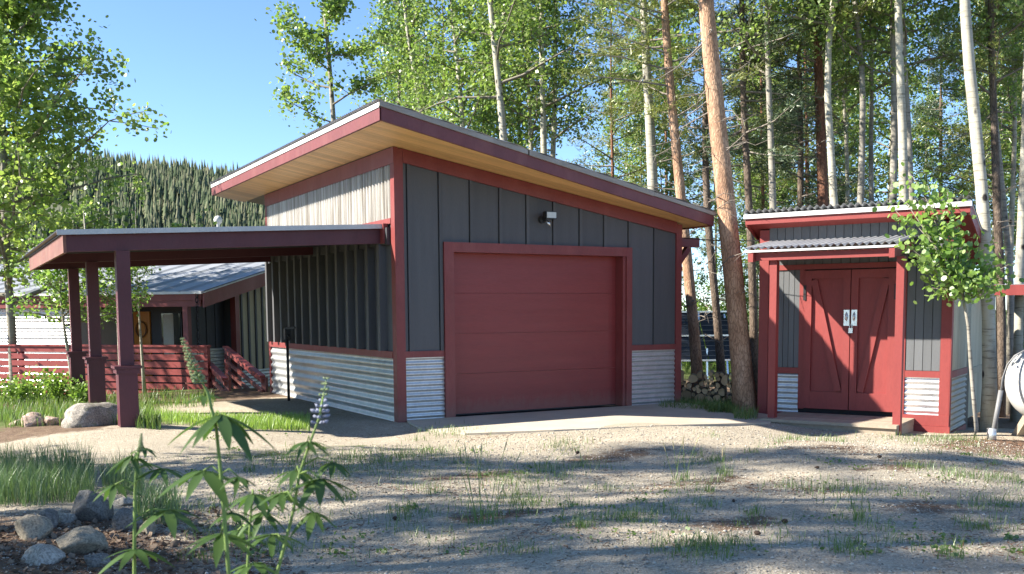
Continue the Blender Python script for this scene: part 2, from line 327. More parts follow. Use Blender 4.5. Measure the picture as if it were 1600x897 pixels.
def blades(P, h, wd, rng, lean=.35, up=None):
    n = len(P); an = rng.uniform(0, 2*np.pi, n); side = np.stack([np.cos(an), np.sin(an), 0*an], 1); ln = rng.uniform(.2, 1, n)*lean
    bd = np.stack([-np.sin(an), np.cos(an), 0*an], 1)*(h*ln)[:, None]; z = np.zeros((n, 3)); z[:, 2] = h; s = side*(wd*.5)
    V = np.stack([P-s, P+s, P+z*.55+bd*.35+s*.8, P+z*.55+bd*.35-s*.8, P+z*.95+bd*1.15], 1); i = np.arange(n)[:, None]*5
    return V.reshape(-1, 3), i+[[0, 1, 2, 3]], i+[[3, 2, 4]]
def corr(mb, u0, u1, v0, v1, pitch, amp, fn, axis='v', k=6):
    """corrugated sheet; the wave runs over v, fn(u, v, w) -> point"""
    n = max(8, int((v1-v0)/pitch*k)); P = []
    for u in (u0, u1):
        for j in range(n+1):
            v = v0+(v1-v0)*j/n; P.append(fn(u, v, amp*math.sin(2*math.pi*(v-v0)/pitch)))
    mb.grid(P, 2, n+1); return mb

# ================================================================== SETTING
def axis_pts(lo, hi, fine0, fine1, step, far):
    a = list(np.arange(fine0, fine1+1e-6, step)); s = step; p = fine1
    while p < hi: s *= far; p += s; a.append(p)
    s = step; p = fine0
    while p > lo: s *= far; p -= s; a.insert(0, p)
    return np.array(a)
gx = axis_pts(-900, 900, -9, 12, .13, 1.16); gy = axis_pts(-300, 1200, -12.6, 9, .13, 1.16)
X, Y = np.meshgrid(gx, gy, indexing='ij'); Z = gh(X, Y)
slab_poly = [(.15, -1.55), (.62, -1.55), (.62, -1.55), (5.35, -1.75), (5.1, -.02), (.15, -.02)]
nu, nv = X.shape; idx = np.arange(nu*nv).reshape(nu, nv)
Q = np.stack([idx[:-1, :-1], idx[1:, :-1], idx[1:, 1:], idx[:-1, 1:]], -1).reshape(-1, 4)
gm = npmesh('ground', np.stack([X, Y, Z], -1), 'ground', quads=Q, smooth=True)
x, y = X.ravel(), Y.ravel()
def blob(cx, cy, rx, ry): return np.exp(-((x-cx)/rx)**2-((y-cy)/ry)**2)
drive = sstep(-13.5, -12.5, y)*sstep(.9, -.3, y+.0*x)*sstep(9.5, 7.0, x+.35*y)
drive = np.maximum(drive, sstep(6, 4.6, y)*sstep(-4.6, -3.4, x)*sstep(.6, -.2, x)*.75)
soil_m = 1-drive
soil_m = np.maximum(soil_m, .95*blob(-5.9, -6.6, 2.0, 2.6)); soil_m = np.maximum(soil_m, .95*blob(-5.6, -9.5, 1.7, 2.5))
soil_m = np.maximum(soil_m, .8*blob(6.3, -5.2, 1.6, .9))
for cx, cy, r in ((-1.9, -6.4, .5), (-.6, -7.6, .6), (1.3, -7.8, .5), (.6, -6, .5), (2.6, -6.4, .5), (-1.2, -4.6, .5), (3.4, -4.8, .6), (.8, -4.2, .7)):
    soil_m = np.maximum(soil_m, .55*blob(cx, cy, r*1.6, r*.7))
green_m = .0*x
for cx, cy, rx, ry, k in ((-2.4, 1.7, 2.2, .9, .75), (-5.6, 3.5, 1.6, 3, .8), (-5.5, -2.2, 1.2, 1.5, .55), (6.2, -.6, .8, .8, .6), (-2.3, -2.1, 2.2, .6, .45), (-1.2, -4, 1.8, .6, .35), (-2, 9, 6, 2.5, .7), (18, 14, 14, 12, .55), (10, 24, 20, 10, .5), (30, 0, 16, 14, .5)):
    green_m = np.maximum(green_m, k*blob(cx, cy, rx, ry))
green_m = np.maximum(green_m, .8*sstep(25, 60, np.hypot(x, y)))
ca = gm.color_attributes.new('cover', 'FLOAT_COLOR', 'POINT'); ca.data.foreach_set('color', np.stack([soil_m, green_m, 0*x, 0*x+1], 1).astype(np.float32).ravel())
tag(link('ground', gm), 'gravel driveway, soil beds and forest floor around the two buildings', 'ground', kind='structure')
mb = MB(); mb.prism([(.12, -.02), (-.1, -1.0), (.2, -1.7), (1.2, -2.25), (3.2, -2.5), (4.9, -2.3), (5.9, -1.45), (5.10, -.02)], -.45, lambda x, y: .012 if y > -.5 else gz1(x, y)+.022)
tag(mb.obj('concrete_apron', 'concrete'), 'pale concrete apron in front of the red garage door', 'apron', kind='structure')
# hill behind, with its far wood
def hillz(x, y):
    d = (x*.42+y*.91)
    return -4+82*sstep(240, 520, d+18*np.sin(x*.013+1))*(.75+.25*np.sin(x*.006+2.2))*sstep(250, 150, x)
hx = np.linspace(-700, 900, 90); hy = np.linspace(150, 900, 60); HX, HY = np.meshgrid(hx, hy, indexing='ij')
idx = np.arange(90*60).reshape(90, 60); Q = np.stack([idx[:-1, :-1], idx[1:, :-1], idx[1:, 1:], idx[:-1, 1:]], -1).reshape(-1, 4)
tag(link('hill', npmesh('hill', np.stack([HX, HY, hillz(HX, HY)], -1), 'hill', quads=Q, smooth=True)), 'forested hillside rising behind the house', 'hill', kind='structure')

def hill_wood():
    rng = np.random.default_rng(3); V = []; T = []; o = 0
    n = 15500; px = rng.uniform(-330, 760, n); D = rng.uniform(255, 520, n)
    for a, d in zip(px, D):
        p = at(a, 488, d); x0, y0 = p[0], p[1]; z0 = float(hillz(x0, y0)); h = rng.uniform(4.5, 8)*rng.uniform(.8, 1.8); r = h*rng.uniform(.10, .19)
        if noise.noise((x0*.02, y0*.02, 3.3)) > .42: continue
        if rng.random() < .03: r *= .35
        k = 6
        for lv in range(4):
            zb = z0+h*(.05+.22*lv); zt = z0+h*min(1, .42+.22*lv); rr = r*(1-.23*lv)
            an = np.arange(k)*2*np.pi/k+rng.uniform(0, 6); q = rr*rng.uniform(.6, 1.25, k)
            V += [(x0+q[i]*math.cos(an[i]), y0+q[i]*math.sin(an[i]), zb-rng.uniform(0, .8)) for i in range(k)]+[(x0, y0, zt)]
            T += [(o+i, o+(i+1) % k, o+k) for i in range(k)]; o += k+1
    tag(link('hillside_forest', npmesh('hillside_forest', V, 'hill_needle', tris=T)), 'dense conifer wood covering the hillside', 'forest', kind='stuff')
hill_wood()

# ================================================================== GARAGE
def rz_(x): return 3.841-.1702*x                              # soffit height over x
G = thing('garage', 'charcoal garage with red overhead door and wide sloping roof', 'garage')
FB = [.125, .18, .671, 1.168, 1.655, 2.121, 2.594, 3.076, 3.536, 4.01, 4.524, 4.985]
d0, d1, hd, zb, LEN, WID = .74, 4.073, 2.55, .99, 6.45, 5.10
mb = MB()                                                     # wall core
mb.prism([(.04, .05), (d0+.1, .05), (d0+.1, .16), (.04, .16)], -.2, lambda x, y: rz_(x)-.02)
mb.prism([(d1-.1, .05), (WID-.04, .05), (WID-.04, .16), (d1-.1, .16)], -.2, lambda x, y: rz_(x)-.02)
mb.prism([(d0+.1, .05), (d1-.1, .05), (d1-.1, .16), (d0+.1, .16)], hd-.08, lambda x, y: rz_(x)-.02)
mb.box(.04, .14, .165, LEN-.04, -.2, 2.80); mb.box(.04, .14, .165, .3, 2.8, 3.80)
mb.prism([(WID-.14, .165), (WID-.04, .165), (WID-.04, LEN-.04), (WID-.14, LEN-.04)], -.2, lambda x, y: rz_(x)-.02)
mb.prism([(.145, LEN-.14), (WID-.145, LEN-.14), (WID-.145, LEN-.04), (.145, LEN-.04)], -.2, lambda x, y: rz_(x)-.02)
mb.box(.15, WID-.15, .17, LEN-.15, -.1, -.005)
mb.obj('wall', 'dark_room', G)
for a, c in zip(FB[:-1], FB[1:]):                             # front boards, each with its raised batten edge
    a_ = a+.014; lo = zb if (c < d0+.01 or a > d1-.1) else hd
    if a < d0 < c: poly = [(a_, zb), (d0+.05, zb), (d0+.05, hd), (c, hd)]
    elif a < d1 < c: poly = [(a_, hd), (d1-.05, hd), (d1-.05, zb), (c, zb)]
    else: poly = [(a_, lo), (c, lo)]
    poly += [(c, rz_(c)-.03), (a_, rz_(a_)-.03)]
    mb = MB(); mb.ext([(px, .022, pz) for px, pz in poly], (0, .026, 0)); mb.obj('siding_board', 'char', G)
    if c-a > .2:
        lo2 = zb if (a < d0-.05 or a > d1-.09) else hd
        mb = MB(); mb.ext([(a_, .002, lo2), (a_+.05, .002, lo2), (a_+.05, .002, rz_(a_+.05)-.03), (a_, .002, rz_(a_)-.03)], (0, .019, 0)); mb.obj('batten', 'char', G)
mb = MB(); mb.box(0, .125, -.012, .09, -.05, rz_(.13)-.0); mb.obj('corner_post', 'red', G)
mb = MB(); mb.box(WID-.115, WID, -.012, .09, -.1, rz_(WID)-.02); mb.obj('corner_post', 'red', G)
mb = MB(); mb.ext([(.126, -.022, rz_(.126)-.19), (WID-.116, -.022, rz_(WID-.116)-.19), (WID-.116, -.022, rz_(WID-.116)-.004), (.126, -.022, rz_(.126)-.004)], (0, .04, 0)); mb.obj('rake_trim', 'red', G)
for x0, x1 in ((.126, d0-.001), (d1+.001, WID-.116)):
    mb = MB(); mb.box(x0, x1, -.008, .04, zb-.09, zb); mb.obj('belt_board', 'red', G)
    mb = MB(); corr(mb, x0, x1, .0, zb-.085, .076, .011, lambda u, v, w: (u, .02+w, v)); mb.obj('corrugated_panel', 'galv', G, True)
mb = MB(); mb.box(d0, d0+.155, -.03, .05, 0.013, hd); mb.obj('door_casing', 'red', G)
mb = MB(); mb.box(d1-.105, d1, -.03, .05, 0.013, hd); mb.obj('door_casing', 'red', G)
mb = MB(); mb.box(d0+.156, d1-.106, -.028, .05, hd-.14, hd-.001); mb.obj('door_header', 'red', G)
mb = MB(); mb.box(d1-.16, d1-.107, .0, .30, .013, hd-.142); mb.box(d0+.1, d0+.154, .052, .30, .013, hd-.142); mb.box(d0+.156, d1-.162, .052, .3, hd-.139, hd-.085); mb.obj('door_jamb', 'red', G)
GD = MB().box(d0+.16, d1-.165, .235, .27, .012, hd-.145).obj('overhead_door', 'red_door', G)
for i in range(4):
    z0 = .03+i*.598; mb = MB(); mb.box(d0+.157, d1-.163, .196, .234, z0, z0+.5945); mb.obj('door_section', 'red_door', GD)
MB().box(d0+.157, d1-.163, .19, .234, .012, .028).obj('bottom_seal', 'black', GD)
# left side wall
SBY = [.435, .88, 1.32, 1.743, 2.209, 2.644, 3.10, 3.554, 4.017, 4.408, 4.816, 5.312, 5.78, 6.22]
prev = .13
for yb in SBY+[LEN-.1]:
    MB().box(.012, .036, prev+.01, yb, zb, 2.79).obj('siding_board', 'char', G)
    if yb < LEN-.2: MB().box(-.10, .011, yb-.055, yb+.035, zb+.002, 2.785).obj('batten', 'char', G)
    prev = yb
MB().box(-.012, .05, -.011, .128, -.05, rz_(0)-.23).obj('corner_board', 'red', G)
MB().box(-.012, .05, LEN-.10, LEN, -.2, rz_(0)-.23).obj('corner_post', 'red', G)
MB().box(-.02, .05, .13, LEN-.101, zb-.10, zb-.001).obj('belt_board', 'red', G)
MB().box(-.016, .05, -.010, LEN, rz_(0)-.225, rz_(0)-.003).obj('header_board', 'red', G)
MB().box(-.02, .05, .13, LEN-.101, 2.795, 2.87).obj('sill_board', 'red', G)
corr(MB(), .13, LEN-.10, -.12, zb-.095, .135, .019, lambda u, v, w: (.006+w, u, v)).obj('corrugated_panel', 'galv', G, True)
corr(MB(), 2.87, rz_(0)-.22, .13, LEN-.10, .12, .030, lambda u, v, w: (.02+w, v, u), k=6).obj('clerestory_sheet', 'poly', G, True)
for k in range(14):
    MB().box(.09, .13, .34+k*.44, .38+k*.44, 2.8, 3.8).obj('stud', 'stud', G)
# right side boards, back boards
corr(MB(), .13, LEN-.10, -.1, zb-.095, .076, .011, lambda u, v, w: (WID-.02+w, u, v)).obj('corrugated_panel', 'galv', G, True)
MB().box(WID-.038, WID-.002, .1, LEN, zb-.09, 2.94).obj('side_cladding', 'char', G)
MB().prism([(.05, LEN-.03), (WID-.05, LEN-.03), (WID-.05, LEN), (.05, LEN)], 0, lambda x, y: rz_(x)-.03).obj('rear_cladding', 'char', G)
# roof
RL, RR, RB = -.67, 5.42, 7.9
def fy(x): return -1.18+(x-RL)*.128
plan = [(RL+.02, fy(RL)+.02), (RR-.02, fy(RR)+.02), (RR-.02, RB-.02), (RL+.02, RB-.02)]
MB().prism(plan, lambda x, y: rz_(x)+.022, lambda x, y: rz_(x)+.20).obj('roof_deck', 'grey_wood', G)
yy = fy(RL)+.02; k = 0
pw = .125
while yy < RB-.06:                                            # soffit planks run up the slope
    y1 = min(yy+pw-.006, RB-.03)
    if yy < -.02:
        xe = min(RR-.03, (yy+1.18)/.128+RL) if yy < fy(RR) else RR-.03
        xe2 = min(RR-.03, max(xe, (y1+1.18)/.128+RL))
        MB().prism([(RL+.03, yy), (xe, yy), (xe2, y1), (RL+.03, y1)], lambda x, y: rz_(x)+.004, lambda x, y: rz_(x)+.02).obj('soffit_plank', 'soffit', G)
    else:
        if k == 0: pm = MB().prism([(RL+.03, 0), (-.018, 0), (-.018, pw-.006), (RL+.03, pw-.006)], lambda x, y: rz_(x)+.004, lambda x, y: rz_(x)+.02).mesh('soffit_plank', 'soffit')
        k += 1; o = link('soffit_plank', pm, G); o.location = (0, yy, 0)
    yy += pw
MB().prism([(WID+.002, .0), (RR-.03, 0), (RR-.03, RB-.03), (WID+.002, RB-.03)], lambda x, y: rz_(x)+.004, lambda x, y: rz_(x)+.02).obj('soffit_panel', 'soffit', G)
def slope_board(x0, x1, off, th, z0, z1, name, mat):
    MB().prism([(x0, fy(x0)+off), (x1, fy(x1)+off), (x1, fy(x1)+off+th), (x0, fy(x0)+off+th)], lambda x, y: rz_(x)+z0, lambda x, y: rz_(x)+z1).obj(name, mat, G)
slope_board(RL, RR, -.02, .04, -.012, .152, 'front_fascia', 'faded_maroon')
slope_board(RL-.03, 1.62, -.042, .03, .154, .222, 'edge_strip', 'grey_wood')
slope_board(1.64, 4.05, -.048, .03, .148, .216, 'edge_strip', 'grey_wood')
slope_board(4.06, RR+.04, -.040, .03, .156, .214, 'edge_strip', 'grey_wood')
MB().prism([(RL-.022, fy(RL)-.018), (RL+.018, fy(RL)+.02), (RL+.018, RB), (RL-.022, RB)], lambda x, y: rz_(RL)-.012, lambda x, y: rz_(RL)+.142).obj('eave_fascia', 'faded_maroon', G)
MB().prism([(RL-.034, fy(RL)-.02), (RL+.018, fy(RL)+.02), (RL+.018, RB), (RL-.034, RB)], lambda x, y: rz_(RL)+.144, lambda x, y: rz_(RL)+.206).obj('eave_flashing', 'white', G)
MB().box(RR-.02, RR+.02, fy(RR), RB, rz_(RR)-.01, rz_(RR)+.19).obj('rear_fascia', 'red', G)
n = int((RB+1.22)/.011); P = []
for j in range(n+1):
    y_ = fy(RL)-.05+j*.011; xe = RR+.05 if y_ > fy(RR)-.05 else max(RL, (y_+1.23)/.128+RL)
    zo = .226+.013*math.sin(2*math.pi*y_/.07)
    P.append((RL-.06, y_, rz_(RL-.06)+zo)); P.append((xe, y_, rz_(xe)+zo))
MB().grid(P, n+1, 2).obj('roof_sheet', 'roof', G, True)
# floodlight with sensor
FL = MB().tube([(2.40, .02, 2.93), (2.40, -.035, 2.93)], .055, 14).obj('floodlight', 'black', G)
a = MB(); a.bar((2.40, -.03, 2.94), (2.43, -.12, 2.96), .03, .03); a.box(2.36, 2.55, -.19, -.10, 2.93, 3.04)
a.obj('lamp_housing', 'black', FL)
MB().box(2.375, 2.535, -.198, -.189, 2.942, 3.028).obj('lamp_lens', 'lamp_glass', FL)
MB().tube([(2.43, -.05, 2.91), (2.46, -.12, 2.87), (2.465, -.13, 2.82)], [.02, .032, .018], 10).obj('motion_sensor', 'chrome', FL, True)
# bracket on the right
BK = MB().box(WID+.002, 5.76, .33, .45, 2.62, 2.775).obj('bracket_beam', 'red', G)
MB().bar((WID+.03, .39, 2.1), (5.55, .39, 2.60), .10, .09).obj('brace', 'red', BK)

# ================================================================== CARPORT
CP = thing('carport', 'low carport of dark red beams and posts against the garage', 'carport', (-3.56, .4, .14))
ox, oy, oz = -3.56, .4, .14
def cbox(x0, x1, y0, y1, z0, z1): return MB().prism([(x0-ox, y0-oy), (x1-ox, y0-oy), (x1-ox, y1-oy), (x0-ox, y1-oy)], (lambda x, y: z0(x+ox)-oz) if callable(z0) else z0-oz, (lambda x, y: z1(x+ox)-oz) if callable(z1) else z1-oz)
def cz(x): return 2.531+.0522*x
for k, yb in enumerate((.35, 3.42, 5.98)):
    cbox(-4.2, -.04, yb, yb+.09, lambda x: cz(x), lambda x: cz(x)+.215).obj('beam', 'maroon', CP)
for k in range(8):
    y_ = .52+k*.74
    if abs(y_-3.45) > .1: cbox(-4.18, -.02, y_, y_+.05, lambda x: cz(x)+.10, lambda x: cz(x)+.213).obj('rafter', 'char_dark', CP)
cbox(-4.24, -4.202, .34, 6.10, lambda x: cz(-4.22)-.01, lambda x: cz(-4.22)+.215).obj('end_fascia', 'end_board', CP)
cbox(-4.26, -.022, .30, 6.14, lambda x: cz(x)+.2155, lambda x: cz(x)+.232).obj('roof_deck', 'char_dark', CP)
P = []; n = int(5.9/.0125)
for j in range(n+1):
    y_ = .27+j*.0125; zo = .252+.012*math.sin(2*math.pi*y_/.075)
    P += [(-4.31-ox, y_-oy, cz(-4.31)+zo-oz), (-.015-ox, y_-oy, cz(-.015)+zo-oz)]
MB().grid(P, n+1, 2).obj('roof_sheet', 'roof', CP, True)
cbox(-4.31, -.03, .262, .275, lambda x: cz(x)+.205, lambda x: cz(x)+.268).obj('drip_edge', 'sheet_pale', CP)
cbox(-.065, -.021, .15, 6.2, 2.50, 2.74).obj('ledger', 'char_dark', CP)
cbox(-.09, -.022, .22, .34, 2.52, 2.80).obj('hanger_block', 'red', CP)
for k, y_ in enumerate((.40, 3.46, 6.03)):
    g = gz1(-3.56, y_)-.05
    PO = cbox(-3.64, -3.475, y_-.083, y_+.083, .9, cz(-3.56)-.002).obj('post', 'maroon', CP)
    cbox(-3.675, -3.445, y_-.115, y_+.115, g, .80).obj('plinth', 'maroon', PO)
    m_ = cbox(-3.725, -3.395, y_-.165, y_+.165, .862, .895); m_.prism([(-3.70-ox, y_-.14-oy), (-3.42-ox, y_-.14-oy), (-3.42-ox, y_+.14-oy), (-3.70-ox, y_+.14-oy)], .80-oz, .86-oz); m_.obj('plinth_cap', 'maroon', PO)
# yard hydrant by the wall
HY = thing('yard_hydrant', 'black yard hydrant standpipe against the corrugated side wall', 'hydrant', (-.34, 4.12, 0))
MB().tube([(0, 0, -.1), (0, 0, 1.12)], .025, 10).obj('pipe', 'black', HY, True)
MB().box(-.05, .05, -.05, .05, 1.08, 1.27).obj('head', 'black', HY)
a = MB(); a.bar((-.03, -.02, 1.28), (.10, -.16, 1.29), .03, .04); a.obj('handle', 'black', HY)
MB().tube([(0, -.04, 1.16), (0, -.12, 1.13), (0, -.13, 1.06)], .018, 8).obj('spout', 'black', HY)

# ================================================================== SHED
SA = R(-63.185); SO = (7.056, -3.672, -.264)
S = thing('storage_shed', 'red and grey shed with double barn doors and small porch', 'shed', SO, SA)
W_, DEP = 2.855, 1.42
RS = 'red_shed'
def sroof(y): return 3.235-.36*(y+.24)
mb = MB(); mb.prism([(-W_+.04, .04), (-.04, .04), (-.04, DEP-.02), (-W_+.04, DEP-.02)], -.05, lambda x, y: sroof(y)-.03); mb.obj('wall', 'dark_room', S)
# front boards above the awning and beside the doors
xs = np.linspace(-2.71, -.135, 21)
for a, c in zip(xs[:-1], xs[1:]):
    MB().box(a+.004, c-.004, .006, .035, 2.60, sroof(0)-.02).obj('siding_board', 'shed_grey', S)
for lo, hi, n_ in ((-2.552, -2.206, 4), (-.618, -.135, 4)):
    e = np.linspace(lo, hi, n_+1) if n_ else []
    for a, c in zip(e[:-1], e[1:]): MB().box(a+.004, c-.004, .006, .035, .905, 2.42 if lo < -1 else 2.5).obj('siding_board', 'shed_grey', S)
xs = np.linspace(-2.552, -.618, 15)
for a, c in zip(xs[:-1], xs[1:]): MB().box(a+.004, c-.004, .006, .035, 2.505, 2.596).obj('siding_board', 'shed_grey', S)
MB().box(-W_, -2.705, -.012, .05, -.05, sroof(0)-.09).obj('corner_board', RS, S)
MB().box(-.134, 0, -.012, .05, -.02, sroof(0)-.09).obj('corner_board', RS, S)
MB().box(-2.70, -2.554, -.006, .045, .0, 2.51).obj('inner_trim', RS, S)
MB().box(-.76, -.62, -.006, .045, .2, 2.505).obj('door_casing', RS, S)
MB().box(-2.552, -.625, -.014, .03, 2.425, 2.504).obj('door_header', RS, S)
MB().box(-2.552, -2.21, -.006, .03, .81, .90).obj('belt_board', RS, S)
MB().box(-.615, -.136, -.006, .03, .805, .90).obj('belt_board', RS, S)
MB().box(-.70, .012, -.03, .03, .10, .255).obj('skirt_board', RS, S)
MB().box(-.66, .03, -.055, -.005, -.12, .098).obj('skirt_board', RS, S)
MB().box(-W_, -.71, -.02, .03, -.1, .20).obj('skirt_board', RS, S)
corr(MB(), -2.552, -2.21, .2, .81, .085, .015, lambda u, v, w: (u, .018+w, v)).obj('corrugated_panel', 'galv', S, True)
corr(MB(), -.618, -.136, .25, .806, .085, .015, lambda u, v, w: (u, .018+w, v)).obj('corrugated_panel', 'galv_bright', S, True)
# doors
MB().box(-2.209, -2.125, -.004, .04, .26, 2.424).obj('door_casing', RS, S)
for sgn, x0, x1 in ((0, -2.118, -1.425), (1, -1.412, -.765)):
    D_ = MB().box(x0, x1, .012, .04, .275, 2.405).obj('barn_door', RS, S)
    for a, c in ((x0, x0+.105), (x1-.105, x1)): MB().box(a, c, -.032, .011, .275, 2.405).obj('stile', RS, D_)
    MB().box(x0+.106, x1-.106, -.030, .011, .275, .54).obj('rail', RS, D_)
    MB().box(x0+.106, x1-.106, -.030, .011, 2.28, 2.405).obj('rail', RS, D_)
    bx = ((x0+.14, 2.26), (x1-.16, .56)) if sgn == 0 else ((x1-.14, 2.26), (x0+.16, .56))
    MB().bar((bx[0][0], -.010, bx[0][1]), (bx[1][0], -.010, bx[1][1]), .042, .10, up=(1, 0, 0)).obj('brace', RS, D_)
    MB().box(x0-.02 if sgn == 0 else x1-.02, x0+.02 if sgn == 0 else x1+.02, -.045, -.033, 1.95, 2.18).obj('hinge', 'black', D_)
    hx0 = x1-.09 if sgn == 0 else x0+.01
    a = MB(); a.box(hx0, hx0+.085, -.040, -.033, 1.56, 1.80); a.obj('handle_plate', 'chrome', D_)
    MB().tube([(hx0+.042, -.035, 1.76), (hx0+.042, -.075, 1.74), (hx0+.042, -.075, 1.66), (hx0+.042, -.035, 1.64)], .012, 8).obj('handle', 'chrome', D_, True)
PL = thing('padlock', 'silver padlock hanging on the shed door hasp', 'padlock', Vector(SO)+Matrix.Rotation(SA, 3, 'Z') @ Vector((-1.40, -.06, 1.48)), SA)
MB().box(-.03, .03, -.015, .012, -.03, .045).obj('lock_body', 'chrome', PL)
MB().tube([(-.018, 0, .045), (-.018, 0, .08), (0, 0, .095), (.018, 0, .08), (.018, 0, .045)], .006, 6).obj('shackle', 'chrome', PL)
# right side wall
e = np.linspace(.12, DEP-.03, 7)
for a, c in zip(e[:-1], e[1:]): MB().prism([(-.03, a+.004), (.0, a+.004), (.0, c-.004), (-.03, c-.004)], .90, lambda x, y: sroof(y)-.03).obj('siding_board', 'side_grey', S)
MB().prism([(-.02, -.010), (.012, -.010), (.012, .118), (-.02, .118)], -.02, lambda x, y: sroof(y)-.09).obj('corner_board', RS, S)
MB().box(-.02, .012, .12, DEP, .80, .898).obj('belt_board', RS, S)
corr(MB(), .12, DEP, .0, .80, .085, .015, lambda u, v, w: (-.005+w, u, v)).obj('corrugated_panel', 'galv_dull', S, True)
MB().box(-.02, .014, .11, DEP, -.12, -.002).obj('skirt_board', RS, S)
MB().box(-W_-.004, -W_+.03, .05, DEP, -.05, 2.7).obj('side_cladding', RS, S)
# main roof: slopes down to the back
x0, x1 = -W_-.16, .24
MB().prism([(x0+.03, -.20), (x1-.03, -.20), (x1-.03, 1.66), (x0+.03, 1.66)], lambda x, y: sroof(y)-.06, lambda x, y: sroof(y)+.05).obj('roof_deck', RS, S)
MB().box(x0, x1, -.24, -.202, sroof(-.22)-.085, sroof(-.22)+.0).obj('front_fascia', RS, S)
MB().box(x0-.02, x1+.02, -.27, -.22, sroof(-.22)+.002, sroof(-.22)+.07).obj('eave_flashing', 'white', S)
for xx in (x0, x1-.028):
    MB().prism([(xx, -.22), (xx+.028, -.22), (xx+.028, 1.68), (xx, 1.68)], lambda x, y: sroof(y)-.11, lambda x, y: sroof(y)+.06).obj('rake_board', RS, S)
    MB().prism([(xx-.006, -.25), (xx+.036, -.25), (xx+.036, 1.7), (xx-.006, 1.7)], lambda x, y: sroof(y)+.062, lambda x, y: sroof(y)+.085).obj('rake_flashing', 'white', S)
P = []; n = int((x1-x0+.06)/.014)
for j in range(n+1):
    xx = x0-.03+j*.014; zo = .098+.02*math.sin(2*math.pi*xx/.10)
    P += [(xx, -.31, sroof(-.31)+zo), (xx, 1.72, sroof(1.72)+zo)]
MB().grid(P, n+1, 2).obj('roof_sheet', 'sheet_pale', S, True)
# porch
AW = MB()
P = []; n = int(2.2/.014)
for j in range(n+1):
    xx = -2.70+j*.014; zo = .02*math.sin(2*math.pi*xx/.10)
    P += [(xx, -1.14, 2.715+zo), (xx, .005, 2.875+zo)]
AW = MB().grid(P, n+1, 2).obj('awning_sheet', 'sheet_pale', S, True)
MB().box(-2.70, -.49, -1.135, -1.10, 2.655, 2.685).obj('awning_edge', 'white', S)
for xx in (-2.62, -.62):
    MB().prism([(xx, -1.16), (xx+.075, -1.16), (xx+.075, -.02), (xx, -.02)], lambda x, y: 2.52+.14*(y+1.1)*.9, lambda x, y: 2.645+.14*(y+1.1)).obj('awning_beam', RS, S)
MB().box(-2.543, -.622, -1.06, -1.02, 2.535, 2.645).obj('awning_beam', RS, S)
for xx, zz in ((-2.29, .02), (-.50, -.10)):
    MB().box(xx-.052, xx+.052, -1.0, -.88, zz, 2.533).obj('porch_post', RS, S)
for k in range(8):
    y_ = -1.16+k*.143; DK = MB().box(-2.42, -.46, y_, y_+.137, .155, .20).obj('deck_board', 'deck', S)
MB().box(-2.40, -.48, -1.12, -1.07, -.1, .153).obj('deck_joist', 'deck', S)
MB().box(-.51, -.463, -1.065, -.02, -.14, .153).obj('deck_skirt', 'deck', S)
# lean-to behind the shed
SM = Matrix.Translation(SO) @ Matrix.Rotation(SA, 4, 'Z')
LT = thing('lean_to', 'grey board lean-to with red edged roof behind the shed', 'lean-to', SM @ Vector((0, 1.8, 0)), SA)
e = np.linspace(0, 1.75, 7)
for a, c in zip(e[:-1], e[1:]): MB().box(-.06, -.03, a+.006, c-.006, .05, 2.05).obj('wall_board', 'side_grey', LT)
MB().box(-.028, -.0, 0, 1.75, .75, .86).obj('cross_rail', 'side_grey', LT)
MB().box(-.06, -.02, -.37, -.015, -.2, 2.3).obj('gap_shade', 'black', LT)  # black box put in for the shade of the open gap
MB().box(-1.6, -.1, .05, 1.75, 0, 2.0).obj('back_wall', 'dark_room', LT)
MB().box(-.10, .9, 1.0, 2.6, 2.12, 2.2).obj('roof_deck', 'roof', LT)
MB().box(-.12, .93, .96, .998, 2.02, 2.19).obj('fascia', RS, LT)
MB().box(.902, .935, 1.0, 2.6, 2.05, 2.19).obj('fascia', RS, LT)
MB().tube([(.82, 2.4, -.4), (.82, 2.4, 2.12)], .05, 8).obj('post', 'side_grey', LT)

# ================================================================== HOUSE BEHIND
HA = R(-48); hp = at(303, 490, 22); HO = Vector((hp[0], hp[1], 0))
HM = Matrix.Translation(HO) @ Matrix.Rotation(HA, 4, 'Z')
H = thing('house', 'low house with grey metal roof and red porch behind the carport', 'house', HO, HA)
def hr(y): return 2.03+.215*y
MB().box(-12, -.05, 1.56, 9, -.8, 1.93).obj('wall', 'dark_room', H)
MB().prism([(-12.4, -.02), (.28, -.02), (.28, 9), (-12.4, 9)], lambda x, y: hr(y)-.10, lambda x, y: hr(y)-.02).obj('roof_deck', 'red', H)
P = []; n = 160
for j in range(n+1):
    xx = -12.5+j*12.85/n; zo = .0+(.035 if j % 8 == 0 else 0); P += [(xx, -.09, hr(-.09)+zo), (xx, 9.05, hr(9.05)+zo)]
MB().grid(P, n+1, 2).obj('roof_sheet', 'roof_blue', H)
MB().box(-12.4, .3, -.13, -.06, hr(0)-.055, hr(0)+.0).obj('gutter', 'white', H)
MB().box(-12.4, .25, -.055, -.02, hr(0)-.19, hr(0)-.058).obj('fascia', 'red', H)
MB().box(-12.4, .20, -.018, .06, hr(0)-.33, hr(0)-.10).obj('porch_beam', 'red', H)
MB().prism([(.282, -.06), (.32, -.06), (.32, 9), (.282, 9)], lambda x, y: hr(y)-.34, lambda x, y: hr(y)-.02).obj('rake_board', surf and 'red', H)
MB().prism([(.30, -.08), (.345, -.08), (.345, 9), (.30, 9)], lambda x, y: hr(y)-.018, lambda x, y: hr(y)+.012).obj('rake_flashing', 'white', H)
